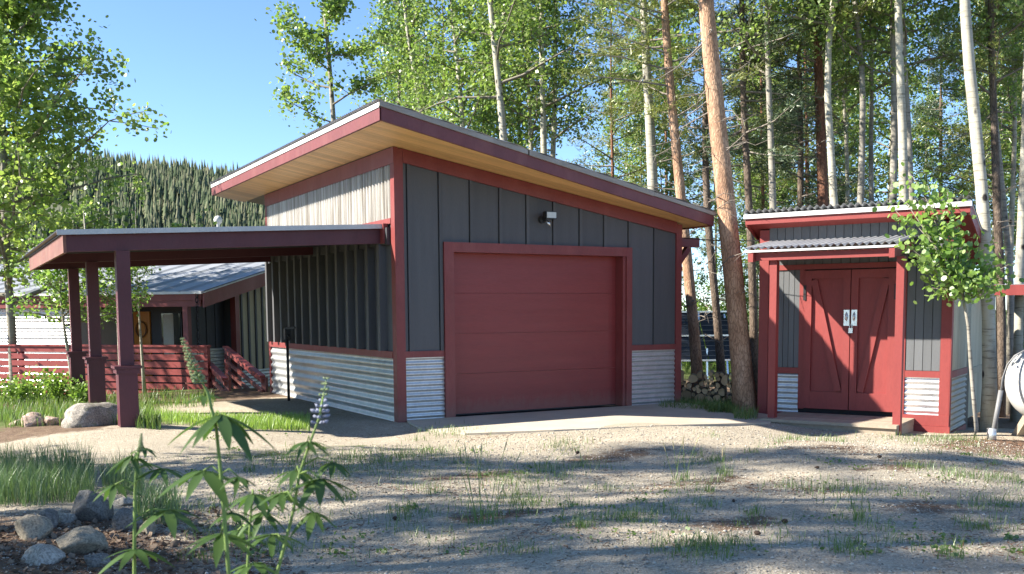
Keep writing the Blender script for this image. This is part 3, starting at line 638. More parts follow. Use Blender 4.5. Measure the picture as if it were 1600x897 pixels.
# gable side: porch screen wall, corner post, boards
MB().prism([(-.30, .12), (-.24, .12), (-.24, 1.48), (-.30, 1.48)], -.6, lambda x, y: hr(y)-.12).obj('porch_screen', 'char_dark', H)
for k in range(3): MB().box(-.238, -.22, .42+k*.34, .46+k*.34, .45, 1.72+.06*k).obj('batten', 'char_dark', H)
MB().prism([(-.04, 1.44), (.10, 1.44), (.10, 1.60), (-.04, 1.60)], -.6, lambda x, y: hr(y)-.12).obj('corner_post', 'red', H)
MB().prism([(-.04, 1.6), (.04, 1.6), (.04, 8.8), (-.04, 8.8)], -.8, lambda x, y: hr(y)-.12).obj('side_cladding', 'side_grey', H)
for k in range(18): MB().prism([(.041, 1.72+k*.30), (.075, 1.72+k*.30), (.075, 1.78+k*.30), (.041, 1.78+k*.30)], .18, lambda x, y: hr(y)-.42).obj('batten', 'char', H)
corr(MB(), 1.62, 8.6, -.6, .17, .08, .014, lambda u, v, w: (.07+w, u, v)).obj('corrugated_skirt', 'galv', H, True)
corr(MB(), .12, 1.44, -.6, .74, .08, .014, lambda u, v, w: (-.20+w, u, v)).obj('corrugated_skirt', 'galv', H, True)
# front wall pieces
MB().box(-12, -3.36, .14, 1.50, -.6, 1.68).obj('wall', 'white', H)
corr(MB(), -12, -3.35, -.5, 1.69, .08, .014, lambda u, v, w: (u, .11+w, v)).obj('corrugated_wall', 'glare_sheet', H, True)
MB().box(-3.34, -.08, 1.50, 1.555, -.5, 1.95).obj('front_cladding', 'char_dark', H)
WD = MB().box(-3.32, -2.92, 1.44, 1.498, .70, 1.58).obj('window', 'white', H)
for z0, z1 in ((.74, 1.08), (1.12, 1.54)): MB().box(-3.29, -2.95, 1.43, 1.439, z0, z1).obj('pane', 'glass', WD)
DR = MB().box(-2.81, -2.34, 1.45, 1.498, -.45, 1.60).obj('front_door', 'orange_door', H)
MB().tube([(-2.42, 1.44, .62), (-2.42, 1.41, .62)], .035, 8).obj('door_knob', 'black', DR)
WR = thing('wreath', 'twig wreath hanging on the orange front door', 'wreath', HM @ Vector((-2.57, 1.42, 1.17)), HA)
a = MB(); pr = random.Random(4)
for k in range(9):
    ph = pr.uniform(0, 6.28); a.tube([((.15+.02*math.sin(3*t_+ph))*math.cos(t_), .012*math.cos(5*t_+ph), (.19+.02*math.cos(2*t_+ph))*math.sin(t_)) for t_ in np.linspace(0, 6.28, 20)], .007, 4)
a.obj('twigs', 'wreath', WR)
WD = MB().box(-2.02, -1.42, 1.45, 1.498, .5, 1.58).obj('window', 'black', H)
MB().box(-1.98, -1.46, 1.435, 1.449, .54, 1.55).obj('pane', 'glass', WD)
P = []
for j in range(40):
    xx = -1.93+j*.3/39; yq = 1.42+.012*math.sin(j*1.3); P += [(xx, yq, .56), (xx, yq, 1.53)]
MB().grid(P, 40, 2).obj('curtain', 'curtain', WD, True)
for xx in (-.30,): MB().box(xx, xx+.13, .0, .13, -.6, hr(0)-.32).obj('porch_post', 'red', H)
MB().box(-12, -.2, -1.4, 1.45, -.6, -.46).obj('porch_floor', 'deck', H)
RV = thing('roof_vent', 'white round vent cap standing on the house roof', 'vent', HM @ Vector((-2.35, 4.4, hr(4.4)+.02)), HA)
MB().tube([(0, 0, -.02), (0, 0, 1.0)], .04, 8).obj('pipe', 'white', RV)
MB().tube([(0, 0, .94), (0, 0, .98), (0, 0, 1.06), (0, 0, 1.13), (0, 0, 1.16)], [.05, .10, .115, .08, .02], 14).obj('cap', 'white', RV, True)
RC = thing('rain_chain', 'dark rain chain hanging from the porch gutter corner', 'rain chain', HM @ Vector((.16, -.10, .7)), HA)
for k in range(15):
    z_ = 1.24-k*.1
    link_m = MB().tube([((.035*math.cos(t_), 0, z_+.06*math.sin(t_)) if k % 2 else (0, .035*math.cos(t_), z_+.06*math.sin(t_))) for t_ in np.linspace(0, 6.2832, 9)], .012, 4)
    link_m.obj('chain_link', 'black', RC)
# deck railing
DRL = thing('deck_railing', 'long red board railing around the house deck', 'railing', HM @ Vector((0, -1.5, 0)), HA)
for k in range(7):
    z1 = .86-k*.152; MB().box(-11, 1.40, -.02, .02, z1-.118, z1).obj('rail_board', RS, DRL)
MB().box(-11, 1.42, -.05, .09, .862, .90).obj('cap_rail', RS, DRL)
for k in range(8): MB().box(1.28-k*1.6, 1.38-k*1.6, .022, .11, -.5, .86).obj('post', RS, DRL)
SR = thing('stair_railing', 'sloping red railing beside the deck steps', 'railing', HM @ Vector((1.42, -1.4, 0)), HA)
def stair_rail(root, P0, P1, n_, zt0, zt1):
    for k in range(n_):
        MB().bar((P0[0], P0[1], zt0-k*.21-.07), (P1[0], P1[1], zt1-k*.21-.07), .05, .075).obj('rail_board', 'red', root)
    MB().bar((P0[0], P0[1], zt0+.02), (P1[0], P1[1], zt1+.02), .12, .045).obj('cap_rail', 'red', root)
    for p, zt in ((P0, zt0), (P1, zt1)): MB().box(p[0]-.05, p[0]+.05, p[1]+.03, p[1]+.12, -.75, zt).obj('post', 'red', root)
sp0 = HM.inverted() @ Vector(at(352, 545, 21.6)); sp1 = HM.inverted() @ Vector(at(410, 588, 19.7)); o_ = Vector((1.42, -1.4, 0))
stair_rail(SR, (sp0-o_), (sp1-o_), 4, .80, .27)
SR2 = thing('stair_railing', 'short red railing at the near side of the deck steps', 'railing', HM @ Vector((1.42, -1.55, 0)), HA)
q0 = HM.inverted() @ Vector(at(327, 570, 20.5))-Vector((1.42, -1.55, 0)); q1 = HM.inverted() @ Vector(at(352, 594, 19.5))-Vector((1.42, -1.55, 0))
stair_rail(SR2, q0, q1, 3, .50, .24)
ST = thing('deck_steps', 'wooden steps between the two stair railings', 'steps', HM @ Vector((2.1, -.9, -.55)), HA)
for k in range(3): MB().box(-.6+k*.3, -.6+k*.3+.34, -.5, .8, 0, .45-k*.14).obj('step', 'deck', ST)

# ================================================================== YARD THINGS
def wire(px0, py0, D0, px1, py1, D1, sag, label, name='overhead_cable'):
    a, c = at(px0, py0, D0), at(px1, py1, D1)
    P = [a+(c-a)*u-np.array([0, 0, sag*4*u*(1-u)]) for u in np.linspace(0, 1, 14)]
    tag(MB().tube(P, .009, 5).obj(name, 'black'), label, 'cable')
wire(1069, 372, 16.6, 1186, 376, 15.9, .02, 'thin cable strung from the garage to the shed')
# firewood
rg = random.Random(11); base = gnd(1112, 17.6); ax = Vector(at(1112, 500, 17.6)-EYE); ax.z = 0; ax.normalize(); rt = Vector((ax.y, -ax.x, 0))
FS = []
def log_mesh(i):
    mb = MB(); n = 11; L = rg.uniform(.38, .46); vs = []; split = i % 3 == 2
    for s_ in (0, 1):
        for j in range(n):
            an = 2*math.pi*j/n; r = 1+.10*math.sin(2*an+i)+.06*math.sin(3*an+2*i)
            if split and math.cos(an) > .2: r *= .35/max(.35, math.cos(an))
            vs.append((r*math.cos(an), s_*L+rg.uniform(-.01, .01), r*math.sin(an)))
    mb.add(vs, [tuple(range(n)), tuple(range(2*n-1, n-1, -1))], 1); mb.f += [(j, (j+1) % n, n+(j+1) % n, n+j) for j in range(n)]; mb.m += [0]*n
    return mb.mesh('firewood_log', ['log_bark', 'cut_wood'])
LM = [log_mesh(i) for i in range(7)]
pos = []
tries = 0
while len(pos) < 150 and tries < 9000:
    tries += 1; r = rg.choice((.035, .045, .055, .065, .08, .09)); u = rg.uniform(-.56, .60); v = rg.uniform(r, .60-.05*abs(u))
    if all((u-a)**2+(v-c)**2 > (r+q)**2*.88 for a, c, q in pos): pos.append((u, v, r))
pos.sort(key=lambda p: p[1])
for i, (u, v, r) in enumerate(pos):
    o = link('firewood_log', LM[i % 7]); o.location = base+rt*u+Vector((0, 0, v-.02))+ax*rg.uniform(-.05, .05)
    o.rotation_euler = (0, 0, math.atan2(-ax.x, ax.y)+rg.uniform(-.08, .08)); o.scale = (r, 1, r); yq = rg.uniform(0, 6.28)
    big = 'thick' if r > .06 else 'thin'; split = i % 7 in (2, 5)
    tag(o, ('split half-round log in the stack beside the garage' if split else f'{big} round log end in the firewood stack beside the garage'), 'log', 'split logs in the firewood stack' if split else f'{big} round logs in the firewood stack')
# solar rack
sp = gnd(1100, 29); SP = thing('solar_panel_rack', 'tilted solar panel rack seen from behind between trunks', 'solar rack', sp, R(-22))
def sp_pt(u, v): return Vector((-.95+u*1.9, -.5+v*1.15, .55+v*1.45))
for r_ in range(2):
    for c_ in range(2):
        a = [sp_pt(c_*.5+.01, r_*.5+.01), sp_pt(c_*.5+.49, r_*.5+.01), sp_pt(c_*.5+.49, r_*.5+.49), sp_pt(c_*.5+.01, r_*.5+.49)]
        pn = MB().ext([tuple(q) for q in a], (0, .03, -.02)).obj('solar_panel', 'solar', SP)
        for k in range(1, 5):
            v_ = r_*.5+.01+k*.096; MB().bar(sp_pt(c_*.5+.01, v_)+Vector((0, -.01, 0)), sp_pt(c_*.5+.49, v_)+Vector((0, -.01, 0)), .02, .02).obj('busbar', 'pipe', pn)
for v_ in (.02, .5, .98): MB().bar(sp_pt(0, v_)-Vector((0, .03, 0)), sp_pt(1, v_)-Vector((0, .03, 0)), .05, .05).obj('rail', 'chrome', SP)
for u_ in (.08, .5, .92):
    MB().bar((-.95+u_*1.9, .1, -.2), sp_pt(u_, .95)-Vector((0, .06, 0)), .05, .05).obj('leg', 'chrome', SP)
    MB().bar((-.95+u_*1.9, -.35, -.2), sp_pt(u_, .25)-Vector((0, .06, 0)), .05, .05).obj('leg', 'chrome', SP)
# propane tank
tp = gnd(1690, 13.7); TK = thing('propane_tank', 'big white propane tank on wooden cradles by the shed', 'tank', (tp.x, tp.y, tp.z), R(-24))
pr_ = [(-.55-.43*math.cos(t_), max(.01, .52*math.sin(t_))) for t_ in np.linspace(.02, math.pi/2, 16)]+[(1.4, .52), (1.55, .49), (1.75, .3), (1.82, .02)]
MB().tube([(x_, 0, .84) for x_, r_ in pr_], [r_ for x_, r_ in pr_], 28).obj('tank_body', 'tank', TK, True)
a = MB(); a.tube([(.40, 0, .84), (.43, 0, .84)], .523, 28); a.obj('weld_band', 'tank', TK, True)
for x_ in (-.62, 1.2):
    a = MB(); a.bar((x_, -.42, 0), (x_, -.10, .38), .14, .10); a.bar((x_, .42, 0), (x_, .10, .38), .14, .10); a.box(x_-.07, x_+.07, -.5, .5, -.05, .03); a.obj('cradle', 'deck', TK)
MB().tube([(.2, 0, 1.34), (.2, 0, 1.52)], [.16, .16], 14).obj('valve_dome', 'tank', TK, True)
pb = gnd(1556, 13.3); tops = at(1564, 610, 13.3)
GP = thing('gas_pipe', 'grey riser pipe with hose bending up to the white tank', 'pipe', pb)
MB().tube([(0, 0, -.05), Vector(tops)-pb], .032, 10).obj('riser', 'pipe', GP, True)
MB().tube([(0, 0, -.03), (.002, 0, .16)], .062, 10).obj('collar', 'galv', GP, True)
MB().tube([Vector(at(a_, b_, 13.3))-pb for a_, b_ in ((1564, 612), (1567, 590), (1574, 570), (1585, 556), (1600, 548), (1630, 545))], .012, 8).obj('hose', 'pipe', GP, True)

# boulders and rocks
def rock(name, label, loc, sx, sy, sz, mat, seed, rz=0, group=None, facet=.0, sub=4):
    bm = bmesh.new(); bmesh.ops.create_icosphere(bm, subdivisions=sub, radius=1); r_ = random.Random(seed)
    pl = [(Vector((r_.gauss(0, 1), r_.gauss(0, 1), r_.gauss(0, .8))).normalized(), r_.uniform(.48, .86)) for _ in range(int(facet*1.7))]
    for v in bm.verts:
        p = v.co.copy(); k = 1+.30*noise.noise(p*1.1+Vector((seed*3.1, 0, 0)))-.07*abs(noise.noise(p*2.7+Vector((seed*.7, 0, 2))))+.09*noise.noise(p*3.1+Vector((0, seed*1.7, 0)))+.025*noise.noise(p*8+Vector((seed, 0, 0)))
        q = p*k
        for nrm, dd in pl:
            e_ = q.dot(nrm)-dd
            if e_ > 0: q -= nrm*e_*.92
        v.co = Vector((q.x*sx, q.y*sy, q.z*sz))
    me = bpy.data.meshes.new(name); bm.to_mesh(me); bm.free(); me.materials.append(M[mat]); me.polygons.foreach_set('use_smooth', [True]*len(me.polygons))
    o = link(name, me); o.location = loc; o.rotation_euler = (0, 0, rz); tag(o, label, 'rock' if name == 'rock' else name, group); return o
def rk(px, D, w_px, h_px, mat, seed, label, name='rock', facet=5, dy=1., lift=0, rz=.3):
    g = gnd(px, D); s = D/FPX; h = h_px*s
    return rock(name, label, (g.x, g.y, g.z+h*.20+lift), w_px*s*.5, w_px*s*.5*dy, h*.62, mat, seed, rz, None, facet)
rk(140, 12.9, 98, 44, 'granite', 3, 'large lichen covered boulder beside the front carport post', 'boulder', 2, .7)
rk(45, 12.9, 46, 24, 'pink_stone', 5, 'pale rounded boulder at the far left of the drive edge', 'boulder', 2, .8)
rk(78, 12.9, 30, 20, 'pink_stone', 8, 'small pink boulder between the two larger boulders', 'boulder', 2, .8)
rk(18, 13.1, 30, 12, 'pink_stone', 9, 'low brown stone at the left frame edge by the boulders', 'rock', 2, .8)
rk(133, 7.3, 74, 65, 'grey_stone', 14, 'large dark grey rock at the top of the rock pile', 'rock', 7)
rk(103, 6.3, 83, 52, 'tan_stone', 21, 'tan split-faced rock at the front of the rock pile', 'rock', 8)
rk(35, 6.6, 66, 42, 'tan_stone', 24, 'tan rock at the left of the rock pile', 'rock', 6)
rk(52, 6.0, 64, 31, 'white_stone', 29, 'smooth pale rock at the bottom of the rock pile', 'rock', 3)
rk(90, 7.2, 28, 25, 'white_stone', 31, 'small white stone beside the large dark rock', 'rock', 5)
rk(62, 7.0, 49, 35, 'grey_stone', 33, 'grey brown rock left of the small white stone', 'rock', 6)
rk(182, 7.0, 57, 38, 'grey_stone', 36, 'dark rock right of the large grey rock behind the stems', 'rock', 6)
rk(245, 7.6, 64, 38, 'grey_stone', 38, 'dark rock at the right end of the rock pile', 'rock', 5)
rk(180, 8.1, 36, 18, 'white_stone', 41, 'flat pale stone behind the rock pile', 'rock', 4)
rk(218, 6.9, 32, 25, 'tan_stone', 43, 'small tan stone tucked between the two dark rocks', 'rock', 5)
rk(135, 6.0, 53, 21, 'grey_stone', 47, 'low grey rock at the very bottom of the pile', 'rock', 5)

# ================================================================== TREES
def aspen_crown(seed, Hh, Rr, nb, nleaf, lsize, shape='kite', low=.0, spread=.30, asym=None, skip=.0):
    """limbs and leaves around the local z axis, z from 0 to Hh"""
    rng = np.random.default_rng(seed); r_ = random.Random(seed); mb = MB(); cl = []
    for i in range(nb):
        t_ = low+(1-low)*((i+.5)/nb)**.9; z0 = Hh*t_*.93; an = i*2.4+r_.uniform(-.5, .5)
        L = Rr*(1.0-.68*t_)*r_.uniform(.6, 1.15)
        if asym is not None: L *= 1+.45*math.cos(an-asym)
        up = r_.uniform(.15, .55); d = Vector((math.cos(an), math.sin(an), up)).normalized()
        P = [Vector((0, 0, z0))]; q = P[0].copy()
        for s_ in range(4):
            d = (d+Vector((r_.gauss(0, .14), r_.gauss(0, .14), r_.gauss(.02, .12)))).normalized(); q = q+d*(L/4); P.append(q.copy())
        r0 = .012+.012*L; mb.tube(P, [r0, r0*.8, r0*.6, r0*.42, r0*.2], 4, cap=False)
        for s_ in range(1, 5):
            for k in range(2):
                b0 = P[s_]; dd = Vector((r_.gauss(0, 1), r_.gauss(0, 1), r_.gauss(.15, .6))).normalized(); e_ = b0+dd*L*r_.uniform(.12, .34)
                mb.tube([b0, (b0+e_)/2+Vector((0, 0, .02)), e_], [r0*.3, r0*.22, r0*.1], 3, cap=False)
                if r_.random() > skip: cl.append((*e_, spread*r_.uniform(.6, 1.2))); cl.append((*((b0+e_)/2), spread*r_.uniform(.5, .9)))
    cl = np.array(cl); w_ = rng.integers(0, len(cl), nleaf); cen = cl[w_, :3]+rng.normal(size=(nleaf, 3))*cl[w_, 3:4]*.62
    V, Q_ = leaves(cen, lsize, rng, shape)
    return mb, V, Q_
def crown_meshes(tagname, leafm, limbm, *a, **k):
    mb, V, Q_ = aspen_crown(*a, **k); return mb.mesh(tagname+'_limbs', limbm, True), npmesh(tagname+'_leaves', V, leafm, quads=Q_)
def pine_crown(seed, Hh, Rr, nb, tufts, leafm, dead=0, droop=0., nl=16, nlen=.13):
    rng = np.random.default_rng(seed); r_ = random.Random(seed); mb = MB(); C_ = []; Dn = []
    for i in range(nb+dead):
        isd = i < dead
        t_ = (i-dead+.5)/nb; z0 = -r_.uniform(.2, Hh*.55) if isd else Hh*t_*.96; an = r_.uniform(0, 6.28)
        L = r_.uniform(.4, 1.3) if isd else Rr*(1-t_**1.4*.85)*r_.uniform(.55, 1.15)
        d = Vector((math.cos(an), math.sin(an), r_.uniform(-.35, .25) if isd else r_.uniform(.0, .35)-droop)).normalized(); q = Vector((0, 0, z0)); P = [q.copy()]
        for s_ in range(4):
            d = (d+Vector((r_.gauss(0, .30 if isd else .12), r_.gauss(0, .30 if isd else .12), r_.gauss(-.02 if isd else .05, .22 if isd else .08)))).normalized(); q = q+d*L/4; P.append(q.copy())
        r0 = (.010+.010*L)*(.62 if isd else 1); mb.tube(P, [r0, r0*.75, r0*.55, r0*.4, r0*.2], 4, cap=False)
        if isd:
            for s_ in range(1, 5):
                e_ = P[s_]+Vector((r_.gauss(0, 1), r_.gauss(0, 1), r_.gauss(-.2, .5))).normalized()*r_.uniform(.1, .4); mb.tube([P[s_], e_], [.005, .002], 3, cap=False)
            continue
        for k in range(tufts):
            u = r_.uniform(.25, 1)*3.99; j = int(u); p = P[j].lerp(P[j+1], u-j); p2 = p+Vector((r_.gauss(0, 1), r_.gauss(0, 1), r_.gauss(.1, .5)))*(.09+.10*L*r_.random())
            c = np.array(p2)[None]+rng.normal(size=(nl, 3))*.05; C_.append(c); v_ = rng.normal(size=(nl, 3)); v_[:, 2] = v_[:, 2]*.7+.35; v_ += np.array(d)*.5; Dn.append(v_)
    V, Q_ = needles(np.concatenate(C_), np.concatenate(Dn), nlen, .022, rng)
    return mb.mesh('conifer_limbs', 'twig', True), npmesh('conifer_needles', V, leafm, quads=Q_)
AC = [crown_meshes('aspen', 'aspen_leaf', 'aspen_twig', 100+i, 8.0, 2.1, 32, 7500, .09, 'kite', spread=.30) for i in range(5)]
A2 = crown_meshes('aspen', 'aspen_leaf', 'aspen_twig', 167, 7.5, 2.6, 15, 8000, .095, 'round', spread=.33, skip=.3)
AL = [crown_meshes('aspen', 'aspen_leaf', 'aspen_twig', 140+i, 9.0, 1.7, 16, 2000, .085, 'kite', spread=.34, skip=.45) for i in range(2)]
PC = [pine_crown(200+i, 8.0, 2.1, 44, 17, 'pine_needle', dead=26) for i in range(3)]
SPC = [pine_crown(300+i, 11.0, 2.4, 95, 24, 'spruce_needle', dead=0, droop=.3, nl=13, nlen=.12) for i in range(2)]
def add_tree(name, label, px, D, path, wpx, bark, crown, zc, cs=1., grp=None, height=13., rz=0., n=9, base_px=None):
    """trunk traced through path (photo pixels at depth D), continued up to height"""
    s = D/FPX; g = gnd(base_px if base_px is not None else px, D); pts = [Vector(at(a, b_, D)) for a, b_ in path]
    pts = [Vector((g.x, g.y, g.z-.15))]+[p for p in pts if p.z > g.z+.3]; pts.sort(key=lambda p: p.z)
    d = (pts[-1]-pts[max(0, len(pts)-3)]).normalized() if len(pts) > 2 else Vector((0, 0, 1)); d = (d+Vector((0, 0, 1.5))).normalized()
    while pts[-1].z < g.z+height:
        pts.append(pts[-1]+d*1.5+Vector((random.gauss(0, .05), random.gauss(0, .05), 0)))
    P = [pts[0]]                                              # resample finely
    for a, b_ in zip(pts[:-1], pts[1:]):
        k = max(1, int((b_-a).length/.7)); P += [a.lerp(b_, (j+1)/k)+Vector((random.gauss(0, .008), random.gauss(0, .008), 0)) for j in range(k)]
    sd = random.uniform(0, 90); wa = .035 if 'pine' in name or 'spruce' in name else .075
    P = [p+Vector((wa*noise.noise((sd, p.z*.55, 0)), wa*noise.noise((sd+9, p.z*.55, 0)), 0))*min(1, max(0, p.z-g.z)) for p in P]
    for _ in range(2): P = [P[0]]+[(P[i-1]+P[i]*2+P[i+1])/4 for i in range(1, len(P)-1)]+[P[-1]]
    root = thing(name, label, 'tree', g, 0, grp); r0 = wpx*s/2
    rad = [r0*(1.0+.35*math.exp(-max(0, p.z-g.z)/.25))*(1.06-.85*min(1, max(0, p.z-g.z)/height)**1.3) for p in P]
    MB().tube([p-g for p in P], rad, n, wob=.12).obj('trunk', bark, root, True)
    if crown:
        q = min(P, key=lambda p: abs(p.z-(g.z+zc))); top = P[-1]; dv = (top-q).normalized()
        rot = Vector((0, 0, 1)).rotation_difference(dv).to_matrix().to_4x4() @ Matrix.Rotation(rz, 4, 'Z')
        for nm, me in zip(('limbs', 'crown'), crown):
            o = link(nm, me, root); o.matrix_local = Matrix.Translation(q-g) @ rot @ Matrix.Scale(cs, 4)
    return root
def span(a, b): return [a, ((a[0]*2+b[0])/3, (a[1]*2+b[1])/3), ((a[0]+b[0]*2)/3, (a[1]+b[1]*2)/3), b]
B = 'aspen_bark'; GB = 'aspen_grey'
# the left aspen, drawn with its own crown
cl_mb = crown_meshes('aspen', 'aspen_leaf_light', 'aspen_twig', 61, 9.5, 4.0, 74, 34000, .092, 'round', spread=.27)
add_tree('aspen_tree', 'leafy aspen at the left frame edge beside the carport', 16, 21.8, [(18, 610), (14, 480), (9, 380), (5, 200), (2, 60), (0, -80)], 13, GB, cl_mb, 2.3, 1., height=12.5)
T = add_tree
T('aspen_tree', 'thin aspen rising alone against blue sky above the garage roof', 535, 27, [(530, 300), (522, 185), (515, 110), (506, 0)], 11, GB, A2, 6.3, .95, height=14, rz=.8)
T('aspen_tree', 'grey aspen with thin trunk left of the middle of the roof', 668, 26, [(668, 300), (660, 170), (645, 110), (632, 45), (628, -60)], 10, B, AC[0], 5.0, 1., rz=1)
T('aspen_tree', 'aspen leaning left above the middle of the garage roof', 726, 25, [(728, 300), (722, 170), (717, 100), (708, 40), (700, -50)], 11, B, AC[1], 5.2, 1., rz=2)
T('aspen_tree', 'thick white aspen trunk above the bend in the roof edge strip', 792, 22, [(792, 300), (787, 215), (776, 110), (765, 0), (760, -80)], 15, B, AC[2], 6.2, 1., rz=3)
T('aspen_tree', 'slim pale aspen left of the twin trunks above the roof', 832, 25, [(832, 300), (829, 225), (824, 120), (818, 0)], 9, B, AC[3], 6, 1., rz=4)
T('aspen_tree', 'left trunk of the twin aspens above the garage roof', 852, 24, [(853, 300), (850, 235), (846, 120), (846, 0)], 13, B, AC[4], 6, .9, rz=5)
T('aspen_tree', 'right trunk of the twin aspens above the garage roof', 864, 25, [(862, 320), (863, 240), (868, 120), (867, 0)], 11, B, AC[0], 5.4, .9, rz=2.2)
T('aspen_tree', 'bright white straight aspen behind the low end of the garage roof', 1024, 21, [(1024, 400), (1020, 295), (1012, 150), (1005, 0), (1002, -90)], 19, B, AC[1], 7.2, 1., rz=.4)
T('pine_tree', 'slender orange pine between the white aspen and the big pine', 1093, 19.5, [(1090, 580), (1076, 430), (1064, 300), (1052, 190), (1042, 90), (1036, 0)], 17, 'pine_bark', PC[0], 6.0, .9, height=14, n=11, rz=1)
T('pine_tree', 'big orange barked pine standing between garage and shed', 1168, 16.1, [(1165, 630), (1146, 430), (1128, 250), (1113, 120), (1102, 0), (1098, -80)], 31, 'pine_bark', PC[1], 6.2, 1.05, height=15, n=14, rz=2)
T('pine_tree', 'dark forked pine behind the firewood stack', 1130, 20.5, [(1128, 585), (1122, 480), (1108, 400), (1104, 340), (1100, 200)], 13, 'dark_bark', PC[2], 4.5, .8, height=12, rz=.3)
T('spruce_tree', 'dark trunked spruce just left of the shed', 1180, 19.5, [(1178, 560), (1174, 420), (1168, 300), (1160, 120)], 13, 'dark_bark', SPC[0], 4.6, .8, height=13, rz=1.3)
T('aspen_tree', 'grey aspen rising behind the left end of the shed roof', 1214, 19, [(1214, 500), (1210, 320), (1203, 200), (1198, 70), (1196, -40)], 12, GB, AC[3], 6.2, .9, rz=1)
T('pine_tree', 'dark red barked pine behind the shed roof', 1290, 20, [(1289, 480), (1286, 320), (1281, 150), (1276, 10), (1274, -60)], 19, 'red_bark', PC[0], 6.2, .95, rz=2.5, height=14, n=11)
T('aspen_tree', 'curving pale aspen right of the dark red pine', 1308, 18.5, [(1306, 480), (1305, 318), (1299, 230), (1287, 150), (1290, 70), (1303, 5), (1306, -60)], 14, B, AC[4], 6.8, .9, rz=.2)
T('aspen_tree', 'very thin white aspen behind the middle of the shed roof', 1328, 22, [(1328, 480), (1325, 318), (1322, 200), (1313, 100), (1318, 40)], 7, B, AC[1], 6.3, .8, rz=3)
T('aspen_tree', 'grey aspen with a kinked trunk behind the shed roof', 1344, 19, [(1344, 480), (1345, 318), (1350, 150), (1350, 95), (1338, 55), (1334, 0)], 12, GB, AC[0], 6.8, .9, rz=4)
T('aspen_tree', 'thin grey pole aspen between two thicker aspens over the shed', 1361, 21, [(1361, 480), (1360, 300), (1362, 150), (1362, 20)], 9, GB, AC[2], 6.4, .8, rz=5)
T('aspen_tree', 'grey straight aspen close behind the bright curved one', 1396, 19, [(1396, 480), (1395, 300), (1396, 130), (1396, 0)], 13, GB, AC[3], 6.6, .8, rz=1.4)
T('aspen_tree', 'bright white gently curved aspen over the right of the shed', 1416, 17.5, [(1416, 480), (1413, 300), (1412, 200), (1403, 110), (1400, 0), (1400, -80)], 16, B, AC[4], 7.4, .95, rz=2.4)
T('aspen_tree', 'slender aspen crossing beside the bright curved aspen', 1428, 19, [(1430, 480), (1424, 280), (1416, 130), (1411, 0)], 10, GB, AC[0], 6.6, .8, rz=3.3)
T('aspen_tree', 'thick white aspen trunk standing right of the shed wall', 1551, 14.7, [(1550, 660), (1546, 520), (1538, 380), (1524, 200), (1510, 20), (1506, -70)], 20, B, AC[1], 7.4, 1., height=14, rz=1.9, n=14)
T('aspen_tree', 'dark thin aspen right of the thick white trunk', 1582, 20, [(1582, 560), (1580, 430), (1562, 250), (1545, 60), (1543, -20)], 10, GB, AC[2], 6.2, .9, rz=.7)
T('aspen_tree', 'pale slim aspen near the right frame edge', 1578, 22, [(1578, 560), (1578, 430), (1585, 220), (1586, 40)], 9, B, AC[3], 6.2, .9, rz=1.2)
T('pine_tree', 'brown pine trunk behind the propane tank', 1567, 19, [(1567, 600), (1566, 500), (1560, 350), (1552, 150), (1548, 0)], 14, 'dark_bark', PC[1], 6, .85, rz=2)
T('aspen_tree', 'white aspen trunk just behind the propane tank', 1594, 17.5, [(1594, 640), (1592, 520), (1590, 420), (1600, 200), (1604, 60)], 14, B, AC[4], 6.8, .9, rz=3)
T('aspen_tree', 'pale slim aspen standing behind the second carport post', 176, 19.5, [(143, 600), (140, 480), (136, 420), (133, 330)], 9, B, None, 3, height=3.2, base_px=144)
# small trees by the deck
sm = crown_meshes('aspen', 'sapling_leaf', 'aspen_twig', 71, 1.5, 1.25, 18, 1900, .062, 'round', spread=.17)
T('aspen_tree', 'small bright aspen with thin leaning stem before the house deck', 113, 18.6, [(112, 605), (104, 560), (96, 505), (92, 470), (95, 430), (96, 400)], 6, B, sm, 1.35, 1., height=2.6)
T('aspen_tree', 'small bright aspen between the carport posts and house', 186, 19.4, [(186, 600), (184, 500), (180, 440), (178, 400)], 6, B, (sm[0], sm[1]), 1.45, .85, height=2.6, rz=2)
T('aspen_tree', 'low bright aspen foliage behind the front carport post', 222, 20.2, [(222, 600), (218, 500), (214, 430)], 5, B, (sm[0], sm[1]), 1.95, .5, height=2.6, rz=4)
# sapling in front of the shed
sap_g = gnd(1525, 13.4)
SAP = thing('aspen_sapling', 'young aspen sapling with bright round leaves before the shed corner', 'tree', sap_g)
mb = MB(); pt = lambda a, b_, d=13.4: Vector(at(a, b_, d))-sap_g
mb.tube([(0, 0, -.1), pt(1526, 670), pt(1521, 620), pt(1516, 560), pt(1513, 510), pt(1508, 480), pt(1504, 466)], [.03, .028, .026, .024, .022, .02, .018], 9); mb.obj('trunk', GB, SAP, True)
rs = random.Random(5); cl = []; mb = MB()
for (ex, ey, dz) in ((1405, 300, .1), (1425, 275, -.1), (1440, 320, .2), (1460, 345, -.2), (1400, 330, .15), (1480, 300, .0), (1415, 380, -.15), (1445, 400, .2), (1470, 420, -.25), (1500, 390, .2), (1530, 385, .25), (1555, 410, 0), (1535, 440, -.2), (1560, 440, .1), (1500, 440, -.3), (1455, 450, .1), (1490, 360, -.2), (1450, 290, .2), (1515, 420, .1), (1430, 350, 0), (1490, 405, .25)):
    e_ = pt(ex, ey, 13.4+dz); b0 = pt(1506, 470); m_ = b0.lerp(e_, .5)+Vector((rs.gauss(0, .05), rs.gauss(0, .05), .06)); mb.tube([b0, m_, e_], [.014, .010, .004], 5)
    for u in (.35, .55, .7, .85, 1.): cl.append((*(b0.lerp(m_, u*2) if u < .5 else m_.lerp(e_, u*2-1)), .11 if u > .6 else .06))
